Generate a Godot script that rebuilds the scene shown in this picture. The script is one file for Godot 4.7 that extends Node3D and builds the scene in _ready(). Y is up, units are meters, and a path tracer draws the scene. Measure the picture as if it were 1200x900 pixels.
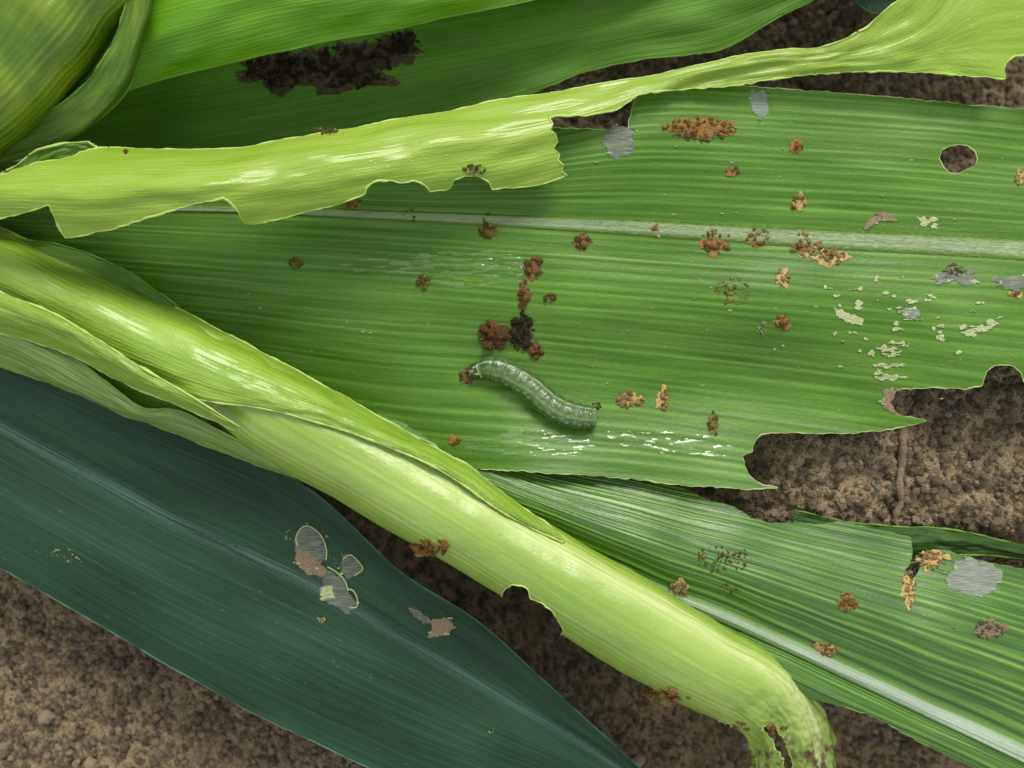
extends Node3D
# A leaf-eating caterpillar on a torn maize leaf, photographed from above over bare soil.
# Lengths are worked out in units of 0.2 mm (K); P(x, y, h) turns a place over the plot and a height into metres.

const K := 0.0002
const EYE := 1200.0          # camera height over the torn leaf, in units
const BASE := 0.05           # height of the torn leaf over the soil, metres

var used := {}
var rng := RandomNumberGenerator.new()
var M := {}
var crumb_meshes := []


func _ready() -> void:
	rng.seed = 11
	camera_and_light()
	materials()
	soil()
	leaves()
	small_things()


# ------------------------------------------------------------------ camera, sky, sun
func camera_and_light() -> void:
	var cam := Camera3D.new()
	cam.name = "camera"
	add_child(cam)
	cam.position = Vector3(0, BASE + EYE * K, 0)
	cam.rotation_degrees = Vector3(-90, 0, 0)
	cam.near = 0.01
	cam.far = 60.0
	cam.keep_aspect = Camera3D.KEEP_HEIGHT
	var at := CameraAttributesPhysical.new()
	at.frustum_focal_length = 32.0
	at.exposure_aperture = 13.0
	at.frustum_focus_distance = EYE * K - 0.002
	at.frustum_near = 0.01
	at.frustum_far = 60.0
	cam.attributes = at
	cam.fov = rad_to_deg(2.0 * atan(450.0 / EYE))
	cam.current = true

	var sky_mat := ProceduralSkyMaterial.new()
	sky_mat.sky_top_color = Color(0.89, 0.90, 0.91)
	sky_mat.sky_horizon_color = Color(0.76, 0.77, 0.78)
	sky_mat.sky_curve = 0.25
	sky_mat.ground_bottom_color = Color(0.20, 0.17, 0.14)
	sky_mat.ground_horizon_color = Color(0.45, 0.44, 0.42)
	sky_mat.sun_angle_max = 30.0
	var sky := Sky.new()
	sky.sky_material = sky_mat
	var env := Environment.new()
	env.background_mode = Environment.BG_SKY
	env.sky = sky
	env.background_energy_multiplier = 0.48
	env.tonemap_mode = Environment.TONE_MAPPER_LINEAR
	env.tonemap_exposure = 2.22
	env.sdfgi_enabled = true
	env.ssao_enabled = true
	env.ssil_enabled = true
	var we := WorldEnvironment.new()
	we.name = "world_environment"
	we.environment = env
	add_child(we)

	var sun := DirectionalLight3D.new()
	sun.name = "sun"
	sun.light_energy = 0.5
	sun.light_angular_distance = 24.0
	sun.light_color = Color(1.0, 0.97, 0.92)
	sun.shadow_enabled = true
	sun.sky_mode = DirectionalLight3D.SKY_MODE_LIGHT_ONLY
	add_child(sun)
	sun.look_at_from_position(Vector3(0.12, 0.66, -0.76), Vector3.ZERO)


# ------------------------------------------------------------------ small helpers
func P(q: Vector3) -> Vector3:
	var s := (EYE - q.z) / EYE * K
	return Vector3((q.x - 600.0) * s, q.z * K + BASE, (q.y - 450.0) * s)


func numbered(called: String) -> String:
	var n: int = used.get(called, 0)
	used[called] = n + 1
	return called if n == 0 else "%s_%03d" % [called, n]


func thing(called: String, label: String, category: String, at := Vector3.ZERO, group := "") -> Node3D:
	var o := Node3D.new()
	o.name = numbered(called)
	add_child(o)
	o.position = at
	o.set_meta("label", label)
	o.set_meta("category", category)
	if group != "":
		o.set_meta("group", group)
	return o


func part(called: String, mesh: Mesh, mat: Material, parent: Node3D) -> MeshInstance3D:
	var o := MeshInstance3D.new()
	o.name = called
	o.mesh = mesh
	o.material_override = mat
	parent.add_child(o, true)
	return o


func noise(sd: int, freq: float, oct := 3) -> FastNoiseLite:
	var n := FastNoiseLite.new()
	n.seed = sd
	n.noise_type = FastNoiseLite.TYPE_SIMPLEX_SMOOTH
	n.frequency = freq
	n.fractal_octaves = oct
	return n


func spline(a: Array, t: float) -> Vector3:
	var n := a.size() - 1
	var x := clampf(t, 0.0, 1.0) * n
	var i := mini(int(x), n - 1)
	var f := x - i
	var b: Vector3 = a[i]
	var c: Vector3 = a[i + 1]
	var p: Vector3 = a[i - 1] if i > 0 else b * 2.0 - c
	var d: Vector3 = a[i + 2] if i + 2 <= n else c * 2.0 - b
	return b.cubic_interpolate(c, p, d, f)


# ------------------------------------------------------------------ sheets: leaves with a torn outline
# rows: across the leaf, each a list of Vector3(x, y, height) along it.
# outline / holes: the torn edge and eaten holes, in the same plan; relief(u, v) lifts the surface (units).
func sheet(rows: Array, nu: int, nv: int, outline := PackedVector2Array(), holes := [], relief = null) -> Dictionary:
	var w := nv + 1
	var q := PackedVector3Array()
	var p := PackedVector3Array()
	q.resize((nu + 1) * w)
	p.resize((nu + 1) * w)
	for i in nu + 1:
		var ctrl := []
		for r in rows:
			ctrl.append(spline(r, float(i) / nu))
		for j in w:
			var s := spline(ctrl, float(j) / nv)
			q[i * w + j] = s
			p[i * w + j] = P(s)
	var nrm := grid_normals(p, nu, nv)
	if relief != null:
		for i in nu + 1:
			for j in w:
				p[i * w + j] += nrm[i * w + j] * (float(relief.call(float(i) / nu, float(j) / nv)) * K)
		nrm = grid_normals(p, nu, nv)
	var inside := PackedByteArray()
	inside.resize(q.size())
	var cut := outline.size() > 2
	for k in q.size():
		inside[k] = 1 if (not cut and holes.is_empty()) or within(Vector2(q[k].x, q[k].y), outline, holes) else 0
	var verts := p.duplicate()
	var norms := nrm.duplicate()
	var uvs := PackedVector2Array()
	for i in nu + 1:
		for j in w:
			uvs.append(Vector2(float(i) / nu, float(j) / nv))
	var crossing := {}
	var index := PackedInt32Array()
	var segs := []
	for i in nu:
		for j in nv:
			var c := [i * w + j, (i + 1) * w + j, (i + 1) * w + j + 1, i * w + j + 1]
			var n := inside[c[0]] + inside[c[1]] + inside[c[2]] + inside[c[3]]
			if n == 0:
				continue
			if n == 4:
				index.append_array(PackedInt32Array([c[0], c[1], c[2], c[0], c[2], c[3]]))
				if j == 0:
					segs.append([c[0], c[1], c[2]])
				if j == nv - 1:
					segs.append([c[2], c[3], c[0]])
				continue
			var poly := []
			var outs := []
			for k in 4:
				var a: int = c[k]
				var b: int = c[(k + 1) % 4]
				if inside[a]:
					poly.append(a)
				if inside[a] != inside[b]:
					var key := Vector2i(mini(a, b), maxi(a, b))
					if not crossing.has(key):
						var lo := 0.0
						var hi := 1.0
						for z in 7:
							var m := (lo + hi) / 2
							var at := q[a].lerp(q[b], m)
							if (within(Vector2(at.x, at.y), outline, holes)) == (inside[a] == 1):
								lo = m
							else:
								hi = m
						crossing[key] = verts.size()
						verts.append(p[a].lerp(p[b], lo))
						norms.append(nrm[a].lerp(nrm[b], lo).normalized())
						uvs.append(uvs[a].lerp(uvs[b], lo))
					poly.append(crossing[key])
					outs.append([crossing[key], inside[a] == 1])
			for k in range(1, poly.size() - 1):
				index.append_array(PackedInt32Array([poly[0], poly[k], poly[k + 1]]))
			for k in outs.size():
				var nx = outs[(k + 1) % outs.size()]
				if outs[k][1] and not nx[1]:
					var inner: int = c[0]
					for z in 4:
						if inside[c[z]]:
							inner = c[z]
					segs.append([outs[k][0], nx[0], inner])
	return {"q": q, "p": p, "n": nrm, "nu": nu, "nv": nv, "verts": verts, "norms": norms, "uvs": uvs, "index": index, "segs": segs}


func within(at: Vector2, outline: PackedVector2Array, holes: Array) -> bool:
	if outline.size() > 2 and not Geometry2D.is_point_in_polygon(at, outline):
		return false
	for h in holes:
		if Geometry2D.is_point_in_polygon(at, h):
			return false
	return true


func grid_normals(p: PackedVector3Array, nu: int, nv: int) -> PackedVector3Array:
	var w := nv + 1
	var n := PackedVector3Array()
	n.resize(p.size())
	for i in nu + 1:
		var i0 := maxi(i - 1, 0) * w
		var i1 := mini(i + 1, nu) * w
		for j in w:
			var du := p[i1 + j] - p[i0 + j]
			var dv := p[i * w + mini(j + 1, nv)] - p[i * w + maxi(j - 1, 0)]
			n[i * w + j] = dv.cross(du).normalized()
	return n


func sheet_mesh(s: Dictionary) -> ArrayMesh:
	return array_mesh(s.verts, s.norms, s.uvs, s.index)


func array_mesh(verts: PackedVector3Array, norms: PackedVector3Array, uvs, index: PackedInt32Array, colors = null) -> ArrayMesh:
	var a := []
	a.resize(Mesh.ARRAY_MAX)
	a[Mesh.ARRAY_VERTEX] = verts
	a[Mesh.ARRAY_NORMAL] = norms
	if uvs != null:
		a[Mesh.ARRAY_TEX_UV] = uvs
	if colors != null:
		a[Mesh.ARRAY_COLOR] = colors
	a[Mesh.ARRAY_INDEX] = index
	var m := ArrayMesh.new()
	m.add_surface_from_arrays(Mesh.PRIMITIVE_TRIANGLES, a)
	return m


# The thickness of the sheet as it shows along its cut and natural edges: a thin rounded rim.
func rim_mesh(s: Dictionary, radius: float) -> ArrayMesh:
	var outw := {}
	var verts: PackedVector3Array = s.verts
	var norms: PackedVector3Array = s.norms
	for g in s.segs:
		var a: Vector3 = verts[g[0]]
		var b: Vector3 = verts[g[1]]
		var o := (b - a).cross(norms[g[0]]).normalized()
		if o.dot(verts[g[2]] - (a + b) / 2) > 0:
			o = -o
		for k in 2:
			outw[g[k]] = outw.get(g[k], Vector3.ZERO) + o
	var v := PackedVector3Array()
	var n := PackedVector3Array()
	var idx := PackedInt32Array()
	var uneven := noise(int(radius * 100) + verts.size() % 97, 160.0, 3)
	var first := {}
	for id in outw:
		var o: Vector3 = outw[id].normalized()
		var u: Vector3 = norms[id]
		var r := radius * K * clampf(0.75 + 1.6 * uneven.get_noise_3dv(verts[id]) + 0.3 * rng.randf(), 0.15, 2.0)
		first[id] = v.size()
		for d in [u, o, -u, -o]:
			v.append(verts[id] + d * r)
			n.append(d)
	for g in s.segs:
		var a: int = first[g[0]]
		var b: int = first[g[1]]
		for k in 4:
			var k1 := (k + 1) % 4
			if (v[b + k1] - v[a + k]).cross(v[b + k] - v[a + k]).dot(n[a + k] + n[b + k1]) > 0:
				idx.append_array(PackedInt32Array([a + k, b + k, b + k1, a + k, b + k1, a + k1]))
			else:
				idx.append_array(PackedInt32Array([a + k, b + k1, b + k, a + k, a + k1, b + k1]))
	return array_mesh(v, n, null, idx)


# Where the plan place (x, y) lies on a sheet: [point, normal, direction along the leaf].
func on(s: Dictionary, x: float, y: float) -> Array:
	var w: int = s.nv + 1
	var q: PackedVector3Array = s.q
	var at := Vector2(x, y)
	var best := Vector2i.ZERO
	var least := 1e18
	var st := 9
	for i in range(0, s.nu + 1, st):
		for j in range(0, w, st):
			var k := q[i * w + j]
			var d := at.distance_squared_to(Vector2(k.x, k.y)) - k.z * 0.01
			if d < least:
				least = d
				best = Vector2i(i, j)
	for round in [4, 2, 1, 1, 1]:
		var moved := true
		while moved:
			moved = false
			for d in [Vector2i(round, 0), Vector2i(-round, 0), Vector2i(0, round), Vector2i(0, -round)]:
				var c: Vector2i = best + d
				if c.x < 0 or c.y < 0 or c.x > s.nu or c.y > s.nv:
					continue
				var k := q[c.x * w + c.y]
				var e := at.distance_squared_to(Vector2(k.x, k.y)) - k.z * 0.01
				if e < least - 1e-6:
					least = e
					best = c
					moved = true
	var id := best.x * w + best.y
	var p: Vector3 = s.p[id]
	var n: Vector3 = s.n[id]
	if n.y < 0:
		n = -n
	var i0 := clampi(best.x, 1, s.nu - 1)
	var along: Vector3 = (s.p[(i0 + 1) * w + best.y] - s.p[(i0 - 1) * w + best.y]).normalized()
	# slide on the tangent plane to the exact place
	for z in 2:
		var h := (p.y - BASE) / K
		var want := P(Vector3(x, y, h))
		var dx := want.x - p.x
		var dz := want.z - p.z
		p = Vector3(want.x, p.y - (n.x * dx + n.z * dz) / maxf(n.y, 0.3), want.z)
	return [p, n, along]


func poly(a: Array) -> PackedVector2Array:
	var out := PackedVector2Array()
	for k in range(0, a.size(), 2):
		out.append(Vector2(a[k], a[k + 1]))
	return out


# Breaks the straight runs of an outline into a slightly ragged edge.
func ragged(a: PackedVector2Array, amp: float, step := 5.0) -> PackedVector2Array:
	var out := PackedVector2Array()
	var n := noise(a.size() * 7 + 3, 0.09, 3)
	for k in a.size():
		var b := a[k]
		var c := a[(k + 1) % a.size()]
		var m := maxi(1, int(b.distance_to(c) / step))
		var side := (c - b).orthogonal().normalized()
		for i in m:
			var at := b.lerp(c, float(i) / m)
			out.append(at + side * n.get_noise_2d(at.x, at.y) * amp)
	return out


func rows_of(a: Array) -> Array:
	var out := []
	for r in a:
		var row := []
		for k in range(0, r.size(), 3):
			row.append(Vector3(r[k], r[k + 1], r[k + 2]))
		out.append(row)
	return out


# rows of a rolled leaf: centre line of (x, y, h, radius), turned from angle a0 to a1 (0 is to the upper right, 90 is up).
func roll_rows(c: Array, a0: float, a1: float, n: int, flat := 1.0) -> Array:
	var rows := []
	for j in n + 1:
		var t := deg_to_rad(lerpf(a0, a1, float(j) / n))
		var row := []
		for k in c.size():
			var b = c[maxi(k - 1, 0)]
			var e = c[mini(k + 1, c.size() - 1)]
			var d := Vector2(e[0] - b[0], e[1] - b[1]).normalized()
			var side := Vector2(d.y, -d.x)
			row.append(Vector3(c[k][0] + side.x * c[k][3] * cos(t), c[k][1] + side.y * c[k][3] * cos(t), c[k][2] + c[k][3] * sin(t) * flat))
		rows.append(row)
	return rows


# ------------------------------------------------------------------ textures and materials
func ribs(v: float, count: float, seed_: float) -> float:
	# height of the parallel veins, 0..1, uneven in width
	var x := v * count + 0.6 * sin(v * 23.0 + seed_) + 0.35 * sin(v * 61.0 + seed_ * 2.0)
	var f: float = x - floor(x)
	var r := 0.5 + 0.5 * cos(f * TAU)
	var g := 0.5 + 0.5 * cos(f * TAU * 3.0 + 0.7)
	return 0.75 * r * r + 0.25 * g


# Albedo of a leaf: long streaks of paler and deeper green along the veins, blotches of uneven chlorophyll, tiny pale flecks.
func leaf_picture(wd: int, ht: int, sd: int, deep: Color, pale: Color, veins: float, strength: float, mottled := 0.5, fleck := Color(0.7, 0.74, 0.5), flecks := 150, vary = null) -> ImageTexture:
	var data := PackedByteArray()
	data.resize(wd * ht * 3)
	var ns := noise(sd, 1.0, 2)
	var nb := noise(sd + 1, 1.0, 3)
	var nf := noise(sd + 2, 1.0, 2)
	var k := 0
	for y in ht:
		var v := (y + 0.5) / ht
		var rib := ribs(v, veins, sd)
		for x in wd:
			var u := (x + 0.5) / wd
			var s := ns.get_noise_2d(u * 7.0, v * 60.0)
			var b := nb.get_noise_2d(u * 5.0, v * 4.0)
			var f := nf.get_noise_2d(u * 160.0, v * 260.0)
			var t := clampf(0.42 + strength * (rib - 0.45) + 0.30 * s * (0.5 + strength) + mottled * b * 0.7 + 0.12 * f, 0.0, 1.0)
			var c := deep.lerp(pale, t)
			if vary != null:
				c = vary.call(c, u, v, s, f) as Color
			data[k] = int(clampf(c.r, 0, 1) * 255)
			data[k + 1] = int(clampf(c.g, 0, 1) * 255)
			data[k + 2] = int(clampf(c.b, 0, 1) * 255)
			k += 3
	var im := Image.create_from_data(wd, ht, false, Image.FORMAT_RGB8, data)
	var r := RandomNumberGenerator.new()
	r.seed = sd * 31 + 5
	for i in flecks:
		var x := r.randi_range(1, wd - 4)
		var y := r.randi_range(1, ht - 3)
		var a := r.randf_range(0.15, 0.6)
		for dx in r.randi_range(1, 3):
			im.set_pixel(x + dx, y, im.get_pixel(x + dx, y).lerp(fleck, a))
			if r.randf() < 0.4:
				im.set_pixel(x + dx, y + 1, im.get_pixel(x + dx, y + 1).lerp(fleck, a * 0.6))
	return ImageTexture.create_from_image(im)


func streak_height(sd: int, along: float, across: float) -> ImageTexture:
	var n := 1024
	var m := 512
	var data := PackedByteArray()
	data.resize(n * m)
	var a := noise(sd, 1.0, 3)
	var b := noise(sd + 9, 1.0, 2)
	var k := 0
	for y in m:
		for x in n:
			var h := 0.5 + 0.35 * a.get_noise_2d(x * along / n, y * across / m) + 0.3 * b.get_noise_2d(x * 0.16, y * 0.2)
			data[k] = int(clampf(h, 0, 1) * 255)
			k += 1
	return ImageTexture.create_from_image(Image.create_from_data(n, m, false, Image.FORMAT_L8, data))


func leaf_material(called: String, tex: Texture2D, bump: Texture2D, rough: float, back: Color, relief := 0.009) -> StandardMaterial3D:
	var m := StandardMaterial3D.new()
	m.resource_name = called
	m.albedo_texture = tex
	m.roughness = rough
	m.metallic_specular = 0.5
	m.backlight_enabled = true
	m.backlight = back
	m.heightmap_enabled = true
	m.heightmap_texture = bump
	m.heightmap_scale = relief
	m.texture_repeat = false
	m.cull_mode = BaseMaterial3D.CULL_DISABLED
	return m


func wetted(m: StandardMaterial3D, coat: float, rough: float, spec := 0.65) -> StandardMaterial3D:
	m.clearcoat_enabled = true
	m.clearcoat = coat
	m.clearcoat_roughness = rough
	m.metallic_specular = spec
	return m


func plain(called: String, c: Color, rough := 0.6, back := Color.BLACK) -> StandardMaterial3D:
	var m := StandardMaterial3D.new()
	m.resource_name = called
	m.albedo_color = c
	m.roughness = rough
	if back != Color.BLACK:
		m.backlight_enabled = true
		m.backlight = back
	m.cull_mode = BaseMaterial3D.CULL_DISABLED
	return m


func grain_texture(sd: int, freq: float, a: Color, b: Color, oct := 4) -> NoiseTexture2D:
	var t := NoiseTexture2D.new()
	t.width = 512
	t.height = 512
	t.seamless = true
	t.noise = noise(sd, freq, oct)
	var g := Gradient.new()
	g.set_color(0, a)
	g.set_color(1, b)
	t.color_ramp = g
	return t


func grainy(called: String, sd: int, a: Color, b: Color, per_metre: float, rough: float, relief: float) -> StandardMaterial3D:
	var m := plain(called, Color.WHITE, rough)
	m.albedo_texture = grain_texture(sd, 0.03, a, b)
	m.heightmap_enabled = true
	m.heightmap_texture = grain_texture(sd + 1, 0.04, Color.BLACK, Color.WHITE)
	m.heightmap_scale = relief
	m.uv1_triplanar = true
	m.uv1_scale = Vector3.ONE * per_metre
	return m


func materials() -> void:
	M.rim = plain("leaf edge", Color(0.70, 0.80, 0.42), 0.45, Color(0.5, 0.6, 0.3))
	M.rim_green = plain("green leaf edge", Color(0.40, 0.58, 0.16), 0.45, Color(0.4, 0.5, 0.2))
	M.rim_pale = plain("dry cut edge", Color(0.68, 0.72, 0.50), 0.6, Color(0.4, 0.4, 0.3))
	M.rim_blue = plain("blue green leaf edge", Color(0.26, 0.42, 0.32), 0.5, Color(0.15, 0.3, 0.15))
	M.membrane = plain("eaten leaf skin", Color(0.60, 0.64, 0.66), 0.35, Color(0.5, 0.5, 0.5))
	M.scar = grainy("dried scar", 301, Color(0.48, 0.54, 0.33), Color(0.76, 0.79, 0.62), 90.0, 0.7, 0.02)
	M.scar_tan = grainy("tan scar", 305, Color(0.38, 0.33, 0.25), Color(0.62, 0.55, 0.44), 90.0, 0.8, 0.02)
	M.rot = grainy("rotten tissue", 341, Color(0.15, 0.12, 0.04), Color(0.33, 0.29, 0.10), 40.0, 0.55, 0.05)
	M.scar_grey = grainy("grey eaten skin", 307, Color(0.24, 0.29, 0.22), Color(0.62, 0.63, 0.58), 60.0, 0.5, 0.01)
	M.scar_violet = grainy("whitish eaten skin", 309, Color(0.36, 0.42, 0.34), Color(0.70, 0.71, 0.71), 60.0, 0.6, 0.01)
	for skin in [M.scar_violet, M.scar_grey]:
		skin.uv1_scale = Vector3(14, 40, 150)
		skin.transparency = BaseMaterial3D.TRANSPARENCY_ALPHA
		skin.albedo_color.a = 0.7
	M.frass_brown = grainy("brown frass", 311, Color(0.40, 0.28, 0.08), Color(0.70, 0.53, 0.25), 120.0, 0.65, 0.03)
	M.frass_red = grainy("red brown frass", 313, Color(0.28, 0.19, 0.07), Color(0.54, 0.39, 0.19), 120.0, 0.35, 0.03)
	M.frass_dark = grainy("dark damp frass", 315, Color(0.13, 0.10, 0.04), Color(0.30, 0.23, 0.10), 120.0, 0.3, 0.03)
	M.frass_tan = grainy("tan frass", 317, Color(0.54, 0.44, 0.22), Color(0.86, 0.76, 0.52), 120.0, 0.8, 0.03)
	M.frass_olive = grainy("olive frass", 319, Color(0.28, 0.27, 0.05), Color(0.52, 0.48, 0.18), 120.0, 0.7, 0.03)
	M.frass_grey = grainy("grey dry frass", 321, Color(0.33, 0.28, 0.22), Color(0.58, 0.52, 0.42), 120.0, 0.85, 0.03)
	M.flake = grainy("pale chewed flakes", 323, Color(0.52, 0.55, 0.34), Color(0.80, 0.82, 0.62), 120.0, 0.7, 0.02)
	M.soil = grainy("soil", 331, Color(0.42, 0.37, 0.28), Color(0.70, 0.62, 0.49), 60.0, 0.95, 0.10)
	M.crumb = grainy("soil crumb", 333, Color(0.78, 0.74, 0.70), Color(1, 1, 1), 60.0, 0.95, 0.06)
	M.crumb.vertex_color_use_as_albedo = true
	M.root = grainy("dry rootlet", 335, Color(0.36, 0.30, 0.24), Color(0.62, 0.54, 0.45), 80.0, 0.9, 0.03)
	for k in 6:
		crumb_meshes.append(lump(400 + k, 2, 0.55))
	M.lumps_low = []
	for k in 5:
		M.lumps_low.append(lump(500 + k, 1, 0.4))


# ------------------------------------------------------------------ lumps
func ico(sub: int) -> Array:
	var t := (1.0 + sqrt(5.0)) / 2.0
	var v := []
	for p in [[-1, t, 0], [1, t, 0], [-1, -t, 0], [1, -t, 0], [0, -1, t], [0, 1, t], [0, -1, -t], [0, 1, -t], [t, 0, -1], [t, 0, 1], [-t, 0, -1], [-t, 0, 1]]:
		v.append(Vector3(p[0], p[1], p[2]).normalized())
	var f := [0, 11, 5, 0, 5, 1, 0, 1, 7, 0, 7, 10, 0, 10, 11, 1, 5, 9, 5, 11, 4, 11, 10, 2, 10, 7, 6, 7, 1, 8, 3, 9, 4, 3, 4, 2, 3, 2, 6, 3, 6, 8, 3, 8, 9, 4, 9, 5, 2, 4, 11, 6, 2, 10, 8, 6, 7, 9, 8, 1]
	for s in sub:
		var mid := {}
		var g := []
		for k in range(0, f.size(), 3):
			var m := []
			for e in 3:
				var a: int = f[k + e]
				var b: int = f[k + (e + 1) % 3]
				var key := Vector2i(mini(a, b), maxi(a, b))
				if not mid.has(key):
					mid[key] = v.size()
					v.append((v[a] + v[b]).normalized())
				m.append(mid[key])
			g.append_array([f[k], m[0], m[2], f[k + 1], m[1], m[0], f[k + 2], m[2], m[1], m[0], m[1], m[2]])
		f = g
	return [v, f]


func lump(sd: int, sub: int, rough: float) -> ArrayMesh:
	var g := ico(sub)
	var n := noise(sd, 1.1, 4)
	var st := SurfaceTool.new()
	st.begin(Mesh.PRIMITIVE_TRIANGLES)
	var r := RandomNumberGenerator.new()
	r.seed = sd
	var sc := Vector3(r.randf_range(0.8, 1.25), r.randf_range(0.6, 0.95), r.randf_range(0.75, 1.1))
	for v in g[0]:
		var p: Vector3 = v
		p = p * (1.0 + rough * 1.6 * n.get_noise_3dv(p * 1.3 + Vector3(sd, 0, 0)))
		st.set_smooth_group(0 if sub > 1 else -1)
		st.add_vertex(p * sc)
	for i in g[1]:
		st.add_index(i)
	st.generate_normals()
	return st.commit()


# ------------------------------------------------------------------ soil
func soil_height(x: float, z: float, a: FastNoiseLite, b: FastNoiseLite, c: FastNoiseLite) -> float:
	var h := 0.004 * a.get_noise_2d(x, z) + 0.0022 * b.get_noise_2d(x, z)
	h += 0.0014 * c.get_noise_2d(x, z)
	# a shallow hollow behind the plant (upper part of the picture), a low rise at the right
	h += -0.045 * smoothstep(-0.04, -0.075, z) + 0.039 * smoothstep(0.028, 0.07, x) * smoothstep(-0.05, -0.01, z) * (1.0 - smoothstep(0.032, 0.062, z))
	# soil sunk along the shoot, a furrow added to darken the gap
	var d := absf((x - 0.01) * 0.52 - (z - 0.055) * 0.854)
	h += -0.026 * exp(-pow(d / 0.020, 2.0)) * smoothstep(-0.05, -0.02, x)
	return h


func soil() -> void:
	var a := noise(21, 22.0, 2)
	var b := noise(22, 120.0, 3)
	var c := noise(23, 520.0, 3)
	# one sheet: fine under the plant, wider and wider cells out to the edge of the field
	var xs := axis(0.19, 0.0011)
	var zs := axis(0.15, 0.0011)
	var v := PackedVector3Array()
	var idx := PackedInt32Array()
	var nx := xs.size()
	var nz := zs.size()
	for i in nx:
		for j in nz:
			v.append(Vector3(xs[i], soil_height(xs[i], zs[j], a, b, c), zs[j]))
	for i in nx - 1:
		for j in nz - 1:
			var k := i * nz + j
			idx.append_array(PackedInt32Array([k, k + nz, k + nz + 1, k, k + nz + 1, k + 1]))
	var nrm := grid_normals(v, nx - 1, nz - 1)
	for k in nrm.size():
		if nrm[k].y < 0:
			nrm[k] = -nrm[k]
	var ground := part("soil", array_mesh(v, nrm, null, idx), M.soil, self)
	ground.set_meta("kind", "structure")
	ground.set_meta("label", "bare brown crumbly soil under the leaves")

	# loose crumbs beyond counting
	var mm := MultiMesh.new()
	mm.transform_format = MultiMesh.TRANSFORM_3D
	mm.use_colors = true
	mm.mesh = M.lumps_low[0]
	var count := 95000
	mm.instance_count = count
	var tone := noise(31, 30.0, 2)
	for k in count:
		var x := rng.randf_range(-0.185, 0.185)
		var z := rng.randf_range(-0.15, 0.15)
		var s := 0.00026 + 0.0010 * pow(rng.randf(), 3.4)
		if rng.randf() < 0.03:
			s *= 1.7
		var t := Transform3D(Basis.from_euler(Vector3(rng.randf() * TAU, rng.randf() * TAU, rng.randf() * TAU)).scaled(Vector3.ONE * s), Vector3(x, soil_height(x, z, a, b, c) + s * rng.randf_range(-0.2, 0.8), z))
		mm.set_instance_transform(k, t)
		mm.set_instance_color(k, soil_tone(tone.get_noise_2d(x, z)))
	var g := MultiMeshInstance3D.new()
	g.name = "soil_crumbs"
	g.multimesh = mm
	g.material_override = M.crumb
	ground.add_child(g, true)
	g.set_meta("kind", "stuff")

	# clods and pebbles large enough to pick out, where the soil shows between the leaves
	var spots := [[860, 1180, 450, 640, 90], [0, 420, 690, 900, 110], [420, 860, 620, 890, 45], [640, 1040, 0, 100, 22], [960, 1180, 830, 900, 15]]
	var mats := []
	for k in 6:
		var m: StandardMaterial3D = M.crumb.duplicate()
		m.vertex_color_use_as_albedo = false
		var f: float = [0.48, 0.54, 0.60, 0.66, 0.76, 0.46][k]
		m.albedo_color = Color(f * 1.05, f * 0.94, f * 0.84) if k < 5 else Color(0.74, 0.69, 0.62)
		mats.append(m)
	for sp in spots:
		for n in sp[4]:
			var q := P(Vector3(rng.randf_range(sp[0], sp[1]), rng.randf_range(sp[2], sp[3]), -235.0))
			var s := rng.randf_range(0.0006, 0.0012)
			if rng.randf() < 0.12:
				s *= 1.6
			var o := part("clod", crumb_meshes[n % 6], mats[rng.randi() % (6 if s < 0.0009 else 3)], ground)
			o.transform = Transform3D(Basis.from_euler(Vector3(rng.randf() * TAU, rng.randf() * TAU, rng.randf() * TAU)).scaled(Vector3.ONE * s), Vector3(q.x, soil_height(q.x, q.z, a, b, c) + s * 0.4, q.z))

	# the dry rootlet standing out of the crumbs at the right
	var pts := []
	for p in [[1038, 500], [1034, 515], [1036, 540], [1032, 562], [1036, 582], [1031, 600], [1038, 618], [1044, 632]]:
		var q := P(Vector3(p[0], p[1], -105.0))
		pts.append(Vector3(q.x, soil_height(q.x, q.z, a, b, c) + 0.0014, q.z))
	var root := part(numbered("rootlet"), tube(pts, 40, 8, func(t): return 0.0010 * (1.15 - 0.6 * t) * (1.0 + 0.16 * sin(t * 31.0) + 0.14 * sin(t * 77.0))), M.root, self)
	root.set_meta("label", "dry brown rootlet lying on the soil below the torn leaf edge")
	root.set_meta("category", "root")


func soil_tone(n: float) -> Color:
	var f := rng.randf()
	var b := 0.26 + 0.36 * f * f + 0.10 * n
	if f > 0.96:
		b = rng.randf_range(0.5, 0.75)
	return Color(b * 1.10, b * 0.90, b * 0.60) if f < 0.985 else Color(b, b * 0.93, b * 0.82)


func axis(half: float, cell: float) -> PackedFloat32Array:
	var out := PackedFloat32Array()
	var x := half
	var far := []
	var st := cell
	while x < 12.0:
		st *= 1.35
		x += st
		far.append(x)
	far.reverse()
	for f in far:
		out.append(-f)
	var n := int(2 * half / cell)
	for i in n + 1:
		out.append(-half + 2 * half * i / n)
	far.reverse()
	for f in far:
		out.append(f)
	return out


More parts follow.
